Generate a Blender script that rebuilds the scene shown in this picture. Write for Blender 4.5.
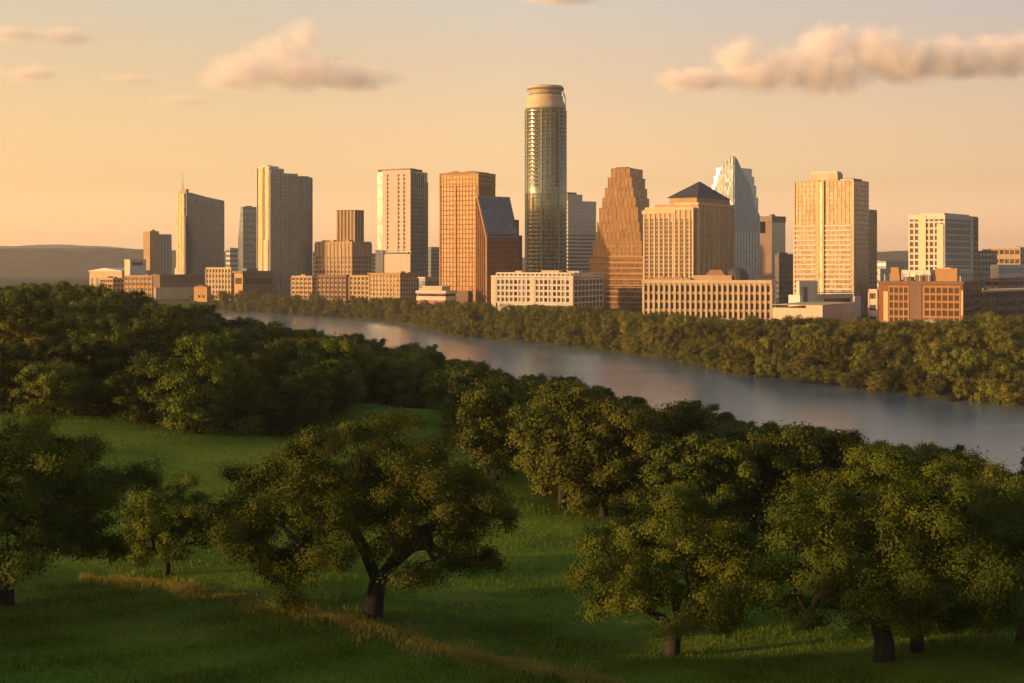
import bpy, bmesh, math, random
import numpy as np
from mathutils import Vector, Matrix

for o in list(bpy.data.objects):
    bpy.data.objects.remove(o)
scene = bpy.context.scene
COL = scene.collection
R_ = math.radians

# ------------------------------------------------------------------ camera
F = 1422.0            # focal length in pixels of a 1024 px wide frame
HY = 262.0            # picture row of the true horizon
cam_d = bpy.data.cameras.new('camera')
cam_d.sensor_width = 36.0
cam_d.lens = 36.0 * F / 1024.0
cam_d.shift_y = -(341.5 - HY) / 1024.0
cam_d.clip_start = 0.5
cam_d.clip_end = 60000
cam = bpy.data.objects.new('camera', cam_d)
COL.objects.link(cam)
cam.location = (0, 0, 0)
cam.rotation_euler = (R_(90), 0, 0)
scene.camera = cam

# ------------------------------------------------------------------ light
SUN_A, SUN_E = 72.0, 8.0      # degrees to the left of straight behind the camera, elevation
to_sun = Vector((-math.sin(R_(SUN_A)) * math.cos(R_(SUN_E)), -math.cos(R_(SUN_A)) * math.cos(R_(SUN_E)), math.sin(R_(SUN_E))))
sun_d = bpy.data.lights.new('sun', 'SUN')
sun_d.energy = 4.0
sun_d.angle = R_(0.6)
sun_d.color = (1.0, 0.60, 0.26)
sun = bpy.data.objects.new('sun', sun_d)
COL.objects.link(sun)
sun.rotation_euler = to_sun.to_track_quat('Z', 'Y').to_euler()
sun.location = (-300, -100, 200)

scene.view_settings.view_transform = 'Standard'
scene.view_settings.look = 'None'
scene.view_settings.gamma = 1
scene.view_settings.exposure = 0.8
scene.cycles.volume_bounces = 4
scene.cycles.max_bounces = 6
scene.cycles.volume_max_steps = 256

world = bpy.data.worlds.new('World')
scene.world = world
world.use_nodes = True
wt = world.node_tree
wt.nodes.clear()
wo = wt.nodes.new('ShaderNodeOutputWorld')
wb = wt.nodes.new('ShaderNodeBackground')
sky = wt.nodes.new('ShaderNodeTexSky')
sky.sky_type = 'NISHITA'
sky.sun_disc = False
sky.sun_elevation = R_(SUN_E)
sky.sun_rotation = R_(180 + SUN_A)
sky.air_density = 1.0
sky.dust_density = 1.0
sky.ozone_density = 1.0
wb.inputs['Strength'].default_value = 0.12
# the evening air tints the sky: peach at the horizon, grey-cream higher up
tc = wt.nodes.new('ShaderNodeTexCoord')
sep = wt.nodes.new('ShaderNodeSeparateXYZ')
wt.links.new(tc.outputs['Generated'], sep.inputs[0])
def wramp(stops):
    r = wt.nodes.new('ShaderNodeValToRGB')
    r.color_ramp.interpolation = 'EASE' if len(stops) == 2 else 'LINEAR'
    while len(r.color_ramp.elements) < len(stops):
        r.color_ramp.elements.new(0.5)
    for e, (p, c) in zip(r.color_ramp.elements, stops):
        e.position = p
        e.color = (*c, 1)
    return r
SKY_TINT = [(0.0, (2.95, 1.97, 2.15)), (0.015, (2.08, 1.43, 1.55)), (0.054, (1.53, 0.97, 0.80)), (0.08, (1.64, 0.96, 0.70)),
            (0.113, (1.72, 0.98, 0.69)), (0.145, (1.78, 1.03, 0.74)), (0.18, (1.80, 1.14, 0.88)), (0.40, (1.20, 1.18, 1.08)), (1.0, (0.88, 0.95, 0.98))]
SKY_SIDE = [(0.14, (1.06, 1.06, 0.96)), (0.5, (1, 1, 1)), (0.86, (0.69, 0.70, 0.80))]
ramp = wramp(SKY_TINT)
wt.links.new(sep.outputs['Z'], ramp.inputs[0])
m1 = wt.nodes.new('ShaderNodeVectorMath'); m1.operation = 'MULTIPLY'
wt.links.new(sky.outputs[0], m1.inputs[0])
wt.links.new(ramp.outputs[0], m1.inputs[1])
m2 = wt.nodes.new('ShaderNodeVectorMath'); m2.operation = 'SCALE'
m2.inputs['Scale'].default_value = 1.0
wt.links.new(m1.outputs[0], m2.inputs[0])
mr = wt.nodes.new('ShaderNodeMapRange')
mr.inputs['From Min'].default_value = -0.47
mr.inputs['From Max'].default_value = 0.47
wt.links.new(sep.outputs['X'], mr.inputs['Value'])
ramp2 = wramp(SKY_SIDE)
wt.links.new(mr.outputs[0], ramp2.inputs[0])
m3 = wt.nodes.new('ShaderNodeVectorMath'); m3.operation = 'MULTIPLY'
wt.links.new(m2.outputs[0], m3.inputs[0])
wt.links.new(ramp2.outputs[0], m3.inputs[1])
wt.links.new(m3.outputs[0], wb.inputs['Color'])
wt.links.new(wb.outputs[0], wo.inputs[0])

# ------------------------------------------------------------------ small helpers
def tag(o, label=None, cat=None, group=None, kind=None):
    if label: o['label'] = label
    if cat: o['category'] = cat
    if group: o['group'] = group
    if kind: o['kind'] = kind
    return o

def link_mesh(name, verts, faces, mat=None, parent=None, smooth=False):
    me = bpy.data.meshes.new(name)
    verts = np.asarray(verts, dtype=np.float32)
    if isinstance(faces, np.ndarray):
        n, k = faces.shape
        me.vertices.add(len(verts))
        me.vertices.foreach_set('co', verts.ravel())
        me.loops.add(n * k)
        me.loops.foreach_set('vertex_index', faces.ravel().astype(np.int32))
        me.polygons.add(n)
        me.polygons.foreach_set('loop_start', (np.arange(n) * k).astype(np.int32))
        me.polygons.foreach_set('loop_total', np.full(n, k, np.int32))
        if smooth:
            me.polygons.foreach_set('use_smooth', np.ones(n, bool))
        me.update(calc_edges=True)
    else:
        me.from_pydata([tuple(map(float, v)) for v in verts], [], faces)
        if smooth:
            me.polygons.foreach_set('use_smooth', [True] * len(me.polygons))
        me.update()
    if mat: me.materials.append(mat)
    o = bpy.data.objects.new(name, me)
    COL.objects.link(o)
    if parent: o.parent = parent
    return o

def empty(name, loc, rz=0.0):
    o = bpy.data.objects.new(name, None)
    o.empty_display_size = 2
    COL.objects.link(o)
    o.location = loc
    o.rotation_euler = (0, 0, rz)
    return o

SPLIT = {'window_bay', 'bay_sill', 'window_slit', 'spandrel', 'roof_unit', 'roof_box', 'vent_pipe', 'side_pier', 'door', 'loading_door', 'lit_panel', 'balcony_shade', 'roof_rail', 'mast', 'penthouse', 'terrace_recess', 'sunlit_bay', 'window', 'side_window', 'stair_shaft', 'corner_pier', 'lit_strip', 'roof_pavilion', 'side_fin', 'corner_fin'}
class MB:
    """collects shapes into one mesh"""
    def __init__(s): s.v = []; s.f = []; s.cuts = []
    def add(s, v, f):
        n = len(s.v); s.cuts.append((n, len(s.f))); s.v += [tuple(p) for p in v]; s.f += [tuple(i + n for i in q) for q in f]
    def box(s, x0, x1, y0, y1, z0, z1):
        if x0 > x1: x0, x1 = x1, x0
        if y0 > y1: y0, y1 = y1, y0
        s.add([(x0,y0,z0),(x1,y0,z0),(x1,y1,z0),(x0,y1,z0),(x0,y0,z1),(x1,y0,z1),(x1,y1,z1),(x0,y1,z1)],
              [(0,3,2,1),(4,5,6,7),(0,1,5,4),(1,2,6,5),(2,3,7,6),(3,0,4,7)])
    def prism(s, prof, axis, a0, a1):
        """closed profile (pairs) swept along an axis; pairs are the other two coordinates in order"""
        n = len(prof); put = {'x': lambda p, a: (a, p[0], p[1]), 'y': lambda p, a: (p[0], a, p[1]), 'z': lambda p, a: (p[0], p[1], a)}[axis]
        v = [put(p, a0) for p in prof] + [put(p, a1) for p in prof]
        f = [tuple(range(n - 1, -1, -1)), tuple(range(n, 2 * n))] + [(i, (i + 1) % n, n + (i + 1) % n, n + i) for i in range(n)]
        s.add(v, f)
    def pyramid(s, x0, x1, y0, y1, z0, z1, top=0.0):
        cx, cy = (x0 + x1) / 2, (y0 + y1) / 2; hx, hy = (x1 - x0) / 2 * top, (y1 - y0) / 2 * top
        s.add([(x0,y0,z0),(x1,y0,z0),(x1,y1,z0),(x0,y1,z0),(cx-hx,cy-hy,z1),(cx+hx,cy-hy,z1),(cx+hx,cy+hy,z1),(cx-hx,cy+hy,z1)],
              [(0,3,2,1),(4,5,6,7),(0,1,5,4),(1,2,6,5),(2,3,7,6),(3,0,4,7)])
    def lathe(s, prof, n=48, sx=1.0, sy=1.0, cx=0.0, cy=0.0):
        v = []; f = []
        for r, z in prof:
            for i in range(n):
                a = 2 * math.pi * i / n
                v.append((cx + r * sx * math.cos(a), cy + r * sy * math.sin(a), z))
        for j in range(len(prof) - 1):
            for i in range(n):
                k = (i + 1) % n
                f.append((j*n+i, j*n+k, (j+1)*n+k, (j+1)*n+i))
        f.append(tuple(range(n - 1, -1, -1))); f.append(tuple((len(prof)-1)*n + i for i in range(n)))
        s.add(v, f)
    def build(s, name, mat, parent=None, label=None):
        if name in SPLIT and len(s.cuts) > 1:          # separate pieces are parts of their own
            ends = s.cuts[1:] + [(len(s.v), len(s.f))]
            for (v0, f0), (v1, f1) in zip(s.cuts, ends):
                q = MB(); q.add(s.v[v0:v1], [tuple(i - v0 for i in f) for f in s.f[f0:f1]])
                o = q.build(name, mat, parent, label)
            return o
        me = bpy.data.meshes.new(name)
        me.from_pydata(s.v, [], s.f)
        bm = bmesh.new(); bm.from_mesh(me)
        bmesh.ops.recalc_face_normals(bm, faces=bm.faces)
        bm.to_mesh(me); bm.free()
        me.materials.append(mat)
        o = bpy.data.objects.new(name, me); COL.objects.link(o)
        if parent: o.parent = parent
        if label: o['label'] = label
        return o

# ------------------------------------------------------------------ materials
def new_mat(name):
    m = bpy.data.materials.new(name); m.use_nodes = True
    nt = m.node_tree; nt.nodes.clear()
    out = nt.nodes.new('ShaderNodeOutputMaterial')
    return m, nt, out

def noise(nt, scale, detail=4, rough=0.6, coord='Object', sc=(1, 1, 1)):
    t = nt.nodes.new('ShaderNodeTexCoord'); mp = nt.nodes.new('ShaderNodeMapping')
    mp.inputs['Scale'].default_value = sc
    n = nt.nodes.new('ShaderNodeTexNoise'); n.inputs['Scale'].default_value = scale
    n.inputs['Detail'].default_value = detail; n.inputs['Roughness'].default_value = rough
    nt.links.new(t.outputs[coord], mp.inputs[0]); nt.links.new(mp.outputs[0], n.inputs['Vector'])
    return n

def ramp_node(nt, fac, stops):
    r = nt.nodes.new('ShaderNodeValToRGB')
    while len(r.color_ramp.elements) < len(stops): r.color_ramp.elements.new(0.5)
    for e, (p, c) in zip(r.color_ramp.elements, stops):
        e.position = p; e.color = (*c, 1)
    nt.links.new(fac, r.inputs[0])
    return r

def mul(c, k): return tuple(min(1.0, x * k) for x in c)

MATS = {}
def stone(color, var=0.14, rough=0.85, scale=0.12):
    key = ('stone', color, var, rough)
    if key in MATS: return MATS[key]
    m, nt, out = new_mat('masonry')
    b = nt.nodes.new('ShaderNodeBsdfPrincipled')
    n = noise(nt, scale, 6, 0.65, sc=(1, 1, 0.45))
    r = ramp_node(nt, n.outputs['Fac'], [(0.3, mul(color, 1 - var)), (0.7, mul(color, 1 + var))])
    nt.links.new(r.outputs[0], b.inputs['Base Color'])
    b.inputs['Roughness'].default_value = rough
    b.inputs['Specular IOR Level'].default_value = 0.25
    nt.links.new(b.outputs[0], out.inputs[0])
    MATS[key] = m
    return m

def glass(color, metal=0.35, rough=0.28, cell=(1.6, 1.6, 3.8), var=0.16, spec=0.6):
    """curtain-wall glass: every pane a little different in tint, tilt and gloss"""
    key = ('glass', color, metal, rough, cell, var)
    if key in MATS: return MATS[key]
    m, nt, out = new_mat('curtain_wall_glass')
    b = nt.nodes.new('ShaderNodeBsdfPrincipled')
    t = nt.nodes.new('ShaderNodeTexCoord')
    add = nt.nodes.new('ShaderNodeVectorMath'); add.operation = 'ADD'; add.inputs[1].default_value = (0.37, 0.41, 0.13)
    sn = nt.nodes.new('ShaderNodeVectorMath'); sn.operation = 'SNAP'; sn.inputs[1].default_value = cell
    nt.links.new(t.outputs['Object'], add.inputs[0]); nt.links.new(add.outputs[0], sn.inputs[0])
    wn = nt.nodes.new('ShaderNodeTexWhiteNoise'); wn.noise_dimensions = '3D'
    nt.links.new(sn.outputs[0], wn.inputs['Vector'])
    big = noise(nt, 0.05, 3, 0.5)
    mx = nt.nodes.new('ShaderNodeMath'); mx.operation = 'MULTIPLY_ADD'; mx.inputs[1].default_value = 0.7
    sc = nt.nodes.new('ShaderNodeMath'); sc.operation = 'MULTIPLY'; sc.inputs[1].default_value = 0.3
    nt.links.new(big.outputs['Fac'], sc.inputs[0])
    nt.links.new(wn.outputs['Value'], mx.inputs[0]); nt.links.new(sc.outputs[0], mx.inputs[2])
    r = ramp_node(nt, mx.outputs[0], [(0.1, mul(color, 1 - var)), (0.55, color), (0.95, mul(color, 1 + var))])
    nt.links.new(r.outputs[0], b.inputs['Base Color'])
    b.inputs['Metallic'].default_value = metal
    b.inputs['Specular IOR Level'].default_value = spec
    rr = nt.nodes.new('ShaderNodeMapRange')
    rr.inputs['To Min'].default_value = rough * 0.7; rr.inputs['To Max'].default_value = rough * 1.3
    nt.links.new(wn.outputs['Value'], rr.inputs['Value']); nt.links.new(rr.outputs[0], b.inputs['Roughness'])
    # panes are never perfectly in plane
    bp = nt.nodes.new('ShaderNodeBump'); bp.inputs['Strength'].default_value = 0.12; bp.inputs['Distance'].default_value = 0.5
    wob = noise(nt, 0.25, 2, 0.5)
    nt.links.new(wob.outputs['Fac'], bp.inputs['Height']); nt.links.new(bp.outputs[0], b.inputs['Normal'])
    nt.links.new(b.outputs[0], out.inputs[0])
    MATS[key] = m
    return m

def leaf_mat(name, dark, light, transl=0.3, vary=0.3):
    m, nt, out = new_mat(name)
    g = nt.nodes.new('ShaderNodeNewGeometry')
    oi = nt.nodes.new('ShaderNodeObjectInfo')
    n = noise(nt, 0.45, 2, 0.5)
    a = nt.nodes.new('ShaderNodeMath'); a.operation = 'MULTIPLY_ADD'; a.inputs[1].default_value = 0.15
    c = nt.nodes.new('ShaderNodeMath'); c.operation = 'MULTIPLY'; c.inputs[1].default_value = 0.85
    nt.links.new(n.outputs['Fac'], c.inputs[0])
    nt.links.new(g.outputs['Random Per Island'], a.inputs[0]); nt.links.new(c.outputs[0], a.inputs[2])
    r = ramp_node(nt, a.outputs[0], [(0.15, dark), (0.85, light)])
    hsv = nt.nodes.new('ShaderNodeHueSaturation')
    mr = nt.nodes.new('ShaderNodeMapRange'); mr.inputs['To Min'].default_value = 1 - vary; mr.inputs['To Max'].default_value = 1 + vary * .8
    nt.links.new(oi.outputs['Random'], mr.inputs['Value']); nt.links.new(mr.outputs[0], hsv.inputs['Value'])
    mh = nt.nodes.new('ShaderNodeMapRange'); mh.inputs['To Min'].default_value = 0.474; mh.inputs['To Max'].default_value = 0.514
    mo = nt.nodes.new('ShaderNodeMath'); mo.operation = 'FRACT'
    m7 = nt.nodes.new('ShaderNodeMath'); m7.operation = 'MULTIPLY'; m7.inputs[1].default_value = 7.13
    nt.links.new(oi.outputs['Random'], m7.inputs[0]); nt.links.new(m7.outputs[0], mo.inputs[0]); nt.links.new(mo.outputs[0], mh.inputs['Value'])
    nt.links.new(mh.outputs[0], hsv.inputs['Hue'])
    nt.links.new(r.outputs[0], hsv.inputs['Color'])
    d = nt.nodes.new('ShaderNodeBsdfPrincipled'); d.inputs['Roughness'].default_value = 0.6; d.inputs['Specular IOR Level'].default_value = 0.06
    tr = nt.nodes.new('ShaderNodeBsdfTranslucent')
    nt.links.new(hsv.outputs[0], d.inputs['Base Color']); nt.links.new(hsv.outputs[0], tr.inputs['Color'])
    mx = nt.nodes.new('ShaderNodeMixShader'); mx.inputs[0].default_value = transl
    nt.links.new(d.outputs[0], mx.inputs[1]); nt.links.new(tr.outputs[0], mx.inputs[2])
    nt.links.new(mx.outputs[0], out.inputs[0])
    return m

def bark_mat():
    m, nt, out = new_mat('bark')
    b = nt.nodes.new('ShaderNodeBsdfPrincipled')
    n = noise(nt, 3.0, 5, 0.7, sc=(1, 1, 0.3))
    r = ramp_node(nt, n.outputs['Fac'], [(0.3, (0.010, 0.008, 0.006)), (0.7, (0.032, 0.025, 0.018))])
    nt.links.new(r.outputs[0], b.inputs['Base Color']); b.inputs['Roughness'].default_value = 0.95
    nt.links.new(b.outputs[0], out.inputs[0])
    return m

OAK_LEAF = leaf_mat('oak_leaves', (0.024, 0.044, 0.005), (0.140, 0.170, 0.016), 0.20)
WOOD_LEAF = leaf_mat('woodland_leaves', (0.024, 0.042, 0.005), (0.135, 0.148, 0.017), 0.20, .6)
BANK_LEAF = leaf_mat('riverside_leaves', (0.045, 0.060, 0.008), (0.215, 0.195, 0.025), 0.20, .6)
BARK = bark_mat()

# ------------------------------------------------------------------ terrain
def P(px, d, z=None):
    """point at picture column px and distance d; ground height when z is left out"""
    x = (px - 512) / F * d
    return (x, d, float(ground(np.array([x]), np.array([d]))[0]) if z is None else z)

_ctrl = [(512,0,-6),(512,30,-14),(512,60,-19.6),(100,60,-18.8),(900,60,-19.6),(-300,60,-17),(1300,60,-21),
    (372,85,-21.5),(672,82,-22.6),(885,78,-21.8),(165,100,-22),(5,85,-20.5),(930,82,-22.3),
    (100,170,-19.7),(-100,170,-20.2),(250,150,-22.3),(430,200,-21.0),(440,160,-22.8),(560,137,-24),(600,110,-23.6),(750,130,-25),(900,130,-27),(1020,120,-27),(1200,120,-29),
    (0,250,-19),(-200,250,-18.5),(0,400,-17),(-200,400,-15),(150,300,-21),(150,450,-20.5),(250,300,-26),(230,500,-29),(330,300,-30),(400,350,-36),
    (100,185,-20.1),(40,178,-19.6),(200,180,-21.2),(262,180,-22.4),(300,190,-23),(150,210,-20.6),(320,230,-24.5),(100,220,-19.8),(30,205,-19.2),(240,215,-22.6),(430,250,-27),(520,250,-33),(600,200,-30),(700,200,-33.5),(850,200,-37),(1000,200,-38.5),(1200,200,-41),
    (330,500,-37),(200,700,-37),(0,650,-28),(-200,650,-26),(0,900,-38),(100,1000,-40),(400,500,-42),(520,400,-42.5),(700,300,-43),(1000,260,-43.5),(100,1250,-44),(-200,1250,-44)]
_cx = np.array([(p - 512) / F * d for p, d, z in _ctrl]); _cy = np.array([d for p, d, z in _ctrl], float); _cz = np.array([z for p, d, z in _ctrl], float)
_C = 18.0
def _rbf(r): return np.sqrt(r * r + _C * _C)
_A = _rbf(np.hypot(_cx[:, None] - _cx[None], _cy[:, None] - _cy[None]))
_w = np.linalg.solve(_A + 1e-6 * np.eye(len(_cx)), _cz + 25.0)

_FB = [(-400,1900),(0,1650),(100,1480),(220,1306),(385,1085),(462,853),(540,790),(618,711),(745,566),(848,512),(931,470),(1024,446),(1200,400),(1600,330),(2500,250),(9000,180)]
_NB = [(-400,1500),(0,1330),(100,1200),(225,1066),(330,820),(430,640),(520,500),(600,447),(720,380),(860,315),(1000,287),(1200,262),(1600,225),(2500,175),(9000,120)]
def far_bank(px): return np.interp(px, [p for p, d in _FB], [d for p, d in _FB])
def near_bank(px): return np.interp(px, [p for p, d in _NB], [d for p, d in _NB])
WATER_Z = -45.0
CITY_Z = -38.0

def _wig(x, y):
    return (np.sin(x * 0.061 + 1.3) * np.cos(y * 0.047 + 0.4) + 0.6 * np.sin(x * 0.17 + y * 0.11) + 0.35 * np.sin(x * 0.31 - y * 0.27 + 2.0))

def ridge(x, y):
    """an unseen rise added left of the meadow, out of the picture, to keep the low sun off the grass"""
    crest = np.interp(y, SHADE_RIDGE_Y, SHADE_RIDGE_H)
    return crest * np.exp(-((x + 95.0) / 24.0) ** 2)
SHADE_RIDGE_Y, SHADE_RIDGE_H = [-60, 160], [0, 0]

def ground(x, y):
    x = np.asarray(x, float); y = np.asarray(y, float)
    shp = x.shape; xf = x.ravel(); yf = y.ravel()
    out = np.empty(xf.shape)
    for i in range(0, len(xf), 20000):
        r = np.hypot(xf[i:i+20000, None] - _cx[None], yf[i:i+20000, None] - _cy[None])
        out[i:i+20000] = _rbf(r) @ _w - 25.0
    d = np.maximum(yf, 1.0)
    px = np.where(yf > 1.0, 512 + F * xf / d, np.where(xf > 0, 9000, -400))
    px = np.clip(px, -400, 9000)
    fb, nb = far_bank(px), near_bank(px)
    fb = fb + 7 * np.sin(px * 0.045) + 4 * np.sin(px * 0.13 + 1)
    near = np.clip(out, -44.3, -2.5) + 0.25 * _wig(xf, yf) + ridge(xf, yf)
    near = np.minimum(near, WATER_Z + 0.3 * (nb - yf))
    near = np.maximum(near, -48)
    city = np.minimum(WATER_Z - 0.3 + 0.16 * (yf - fb), CITY_Z)
    z = np.where(yf > fb, city, np.where(yf > nb, -48.0, near))
    t = np.clip((fb - yf) / 12.0, 0, 1)                      # far bank shelves down under the water
    z = np.where((yf <= fb) & (yf > nb), np.maximum(WATER_Z - 0.3 - t * 3, -48), z)
    # far country rolls a little
    far = np.clip((yf - 2200) / 4000, 0, 1)
    z = z + far * (6 * np.sin(xf / 700 + 1) + 5 * np.sin(yf / 900))
    return z.reshape(shp)

# the crest is as high as the evening shadow on the meadow asks: its edge lies along the strip of tall dry grass
STRIP = [(40, 99), (75, 97.5), (150, 95.4), (225, 90), (300, 85.4), (375, 82), (450, 78.3), (500, 76.2), (560, 73.4), (620, 71.0), (680, 69)]
_ry, _rh = [], []
for _p, _d in STRIP[::-1]:
    _x = (_p - 512) / F * _d
    _z = float(ground(np.array([_x]), np.array([_d]))[0]) + 0.10
    _yr = _d - (_x + 95) / math.tan(R_(SUN_A))
    _ry.append(_yr); _rh.append(_z + (_x + 95) * math.tan(R_(SUN_E)) / math.sin(R_(SUN_A)) - float(ground(np.array([-95.0]), np.array([_yr]))[0]))
SHADE_RIDGE_Y = [_ry[0] - 90, _ry[0] - 40] + _ry + [_ry[-1] + 25, _ry[-1] + 60, _ry[-1] + 85]
_rh = [h + 5.5 * float(np.clip((46 - y) / 4, 0, 1)) * (1 + .25 * math.sin(y * .55)) for y, h in zip(_ry, _rh)]
SHADE_RIDGE_H = [_rh[0] * .6, _rh[0]] + _rh + [_rh[-1] * .5, 0, 0]
print('ridge', [round(v) for v in SHADE_RIDGE_Y], [round(v, 1) for v in SHADE_RIDGE_H])

def build_ground():
    ang = np.unique(np.concatenate([np.linspace(-180, -30, 76), np.linspace(-30, 30, 401), np.linspace(30, 180, 76)]))[:-1]
    rad = np.concatenate([[2, 8, 16, 26, 38, 50], np.linspace(58, 240, 130), np.geomspace(244, 1500, 170), np.geomspace(1600, 14000, 34)])
    a, r = np.meshgrid(np.radians(ang), rad)
    x, y = r * np.sin(a), r * np.cos(a)
    z = ground(x, y)
    n, m = len(rad), len(ang)
    v = np.stack([x, y, z], -1).reshape(-1, 3)
    i = np.arange(n - 1)[:, None] * m; j = np.arange(m)[None]; k = (j + 1) % m
    f = np.stack([(i + j), (i + m + j), (i + m + k), (i + k)], -1).reshape(-1, 4)[:, ::-1]
    v = np.vstack([v, [[0, 0, -6]]])
    o = link_mesh('ground', v, np.ascontiguousarray(f), None, smooth=True)
    m_, nt, out = new_mat('meadow_and_city_ground')
    b = nt.nodes.new('ShaderNodeBsdfPrincipled'); b.inputs['Roughness'].default_value = 1.0; b.inputs['Specular IOR Level'].default_value = 0.05
    n1 = noise(nt, 0.09, 5, 0.6); n2 = noise(nt, 1.4, 4, 0.7)
    mixn = nt.nodes.new('ShaderNodeMath'); mixn.operation = 'MULTIPLY_ADD'; mixn.inputs[1].default_value = 0.6
    h = nt.nodes.new('ShaderNodeMath'); h.operation = 'MULTIPLY'; h.inputs[1].default_value = 0.4
    nt.links.new(n2.outputs['Fac'], h.inputs[0]); nt.links.new(n1.outputs['Fac'], mixn.inputs[0]); nt.links.new(h.outputs[0], mixn.inputs[2])
    grass = ramp_node(nt, mixn.outputs[0], [(0.3, (0.062, 0.108, 0.008)), (0.5, (0.115, 0.165, 0.013)), (0.7, (0.175, 0.195, 0.022))])
    town = ramp_node(nt, mixn.outputs[0], [(0.3, (0.03, 0.035, 0.015)), (0.7, (0.07, 0.065, 0.035))])
    at = nt.nodes.new('ShaderNodeAttribute'); at.attribute_name = 'town'
    mc = nt.nodes.new('ShaderNodeMix'); mc.data_type = 'RGBA'
    nt.links.new(at.outputs['Fac'], mc.inputs['Factor']); nt.links.new(grass.outputs[0], mc.inputs['A']); nt.links.new(town.outputs[0], mc.inputs['B'])
    nt.links.new(mc.outputs['Result'], b.inputs['Base Color'])
    bp = nt.nodes.new('ShaderNodeBump'); bp.inputs['Distance'].default_value = 0.35; bp.inputs['Strength'].default_value = 0.6
    nt.links.new(n2.outputs['Fac'], bp.inputs['Height']); nt.links.new(bp.outputs[0], b.inputs['Normal'])
    nt.links.new(b.outputs[0], out.inputs[0])
    o.data.materials.append(m_)
    at_ = o.data.attributes.new('town', 'FLOAT', 'POINT')
    vv = np.asarray(v); dd = np.maximum(vv[:, 1], 1)
    pxs = np.clip(np.where(vv[:, 1] > 1, 512 + F * vv[:, 0] / dd, 9000), -400, 9000)
    at_.data.foreach_set('value', (np.clip((vv[:, 1] - far_bank(pxs) + 16) / 6, 0, 1)).astype(np.float32))
    tag(o, 'green grassy meadow slope running down towards the river', kind='structure')
    return o
build_ground()

# ------------------------------------------------------------------ water
def build_water():
    px = np.concatenate([np.linspace(-390, 1600, 120), np.geomspace(1650, 8000, 12)])
    rows = []
    for t in np.linspace(0, 1, 14):
        d = near_bank(px) * 0.97 * (1 - t) + (far_bank(px) + 18) * t
        rows.append(np.stack([(px - 512) / F * d, d, np.full_like(d, WATER_Z)], -1))
    v = np.array(rows).reshape(-1, 3); n, m = 14, len(px)
    i = np.arange(n - 1)[:, None] * m; j = np.arange(m - 1)[None]
    f = np.stack([i + j, i + j + 1, i + m + j + 1, i + m + j], -1).reshape(-1, 4)
    m_, nt, out = new_mat('river_water')
    b = nt.nodes.new('ShaderNodeBsdfPrincipled')
    b.inputs['Base Color'].default_value = (0.12, 0.155, 0.17, 1)
    b.inputs['Roughness'].default_value = 0.16; b.inputs['IOR'].default_value = 1.45
    n1 = noise(nt, 0.55, 5, 0.65, sc=(0.6, 1.0, 1)); n2 = noise(nt, 0.03, 3, 0.5)
    bp = nt.nodes.new('ShaderNodeBump'); bp.inputs['Strength'].default_value = 0.18; bp.inputs['Distance'].default_value = 0.5
    nt.links.new(n1.outputs['Fac'], bp.inputs['Height'])
    mr = nt.nodes.new('ShaderNodeMapRange'); mr.inputs['To Min'].default_value = 0.13; mr.inputs['To Max'].default_value = 0.24
    nt.links.new(n2.outputs['Fac'], mr.inputs['Value']); nt.links.new(mr.outputs[0], b.inputs['Roughness'])
    nt.links.new(bp.outputs[0], b.inputs['Normal'])
    nt.links.new(b.outputs[0], out.inputs[0])
    o = link_mesh('river_water', v, f, m_)
    tag(o, 'calm wide river curving past the city with warm reflections', kind='structure')
build_water()

# ------------------------------------------------------------------ far hills
def hills(name, d0, prof, depth, label, seed, col):
    """a long rounded ridge: prof = (picture column, crest row)"""
    px = np.arange(prof[0][0], prof[-1][0] + 1, 4.0)
    rows = np.interp(px, [p for p, _ in prof], [r for _, r in prof])
    rng = np.random.default_rng(seed)
    jag = np.convolve(rng.normal(size=len(px) + 40), np.hanning(9) / 4.5, 'same')[20:-20] * 0.45
    crest = (HY - rows + jag) / F * d0
    ts = np.linspace(-1, 1, 15); base = -60.0
    V = []
    for t in ts:
        k = math.cos(t * math.pi / 2) ** 1.3 if abs(t) < 1 else 0
        d = d0 + t * depth
        wob = rng.normal(size=len(px)) * 2.0 * k
        V.append(np.stack([(px - 512) / F * d0, np.full_like(px, d), base + (crest - base) * k + (wob if t != 0 else 0)], -1))
    v = np.array(V).reshape(-1, 3); n, m = len(ts), len(px)
    i = np.arange(n - 1)[:, None] * m; j = np.arange(m - 1)[None]
    f = np.stack([i + j, i + j + 1, i + m + j + 1, i + m + j], -1).reshape(-1, 4)
    m_, nt, out = new_mat('wooded_hillside')
    b = nt.nodes.new('ShaderNodeBsdfPrincipled'); b.inputs['Roughness'].default_value = 1; b.inputs['Specular IOR Level'].default_value = 0.05
    n1 = noise(nt, 0.012, 6, 0.7)
    r = ramp_node(nt, n1.outputs['Fac'], [(0.35, mul(col, 0.6)), (0.65, mul(col, 1.4))])
    nt.links.new(r.outputs[0], b.inputs['Base Color'])
    bp = nt.nodes.new('ShaderNodeBump'); bp.inputs['Distance'].default_value = 25; bp.inputs['Strength'].default_value = 0.8
    nt.links.new(n1.outputs['Fac'], bp.inputs['Height']); nt.links.new(bp.outputs[0], b.inputs['Normal'])
    nt.links.new(b.outputs[0], out.inputs[0])
    o = link_mesh(name, v, f, m_, smooth=True)
    tag(o, label, kind='structure')
hills('hills', 5200, [(-700,256),(-300,250),(-60,249),(40,248.5),(110,248),(150,249.5),(200,251),(260,253),(420,256),(600,258),(760,257),(860,253),(895,251),(930,253),(1000,256),(1100,250),(1400,250)], 900, 'low wooded hills on the horizon behind the city', 3, (0.05, 0.055, 0.03))
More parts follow.
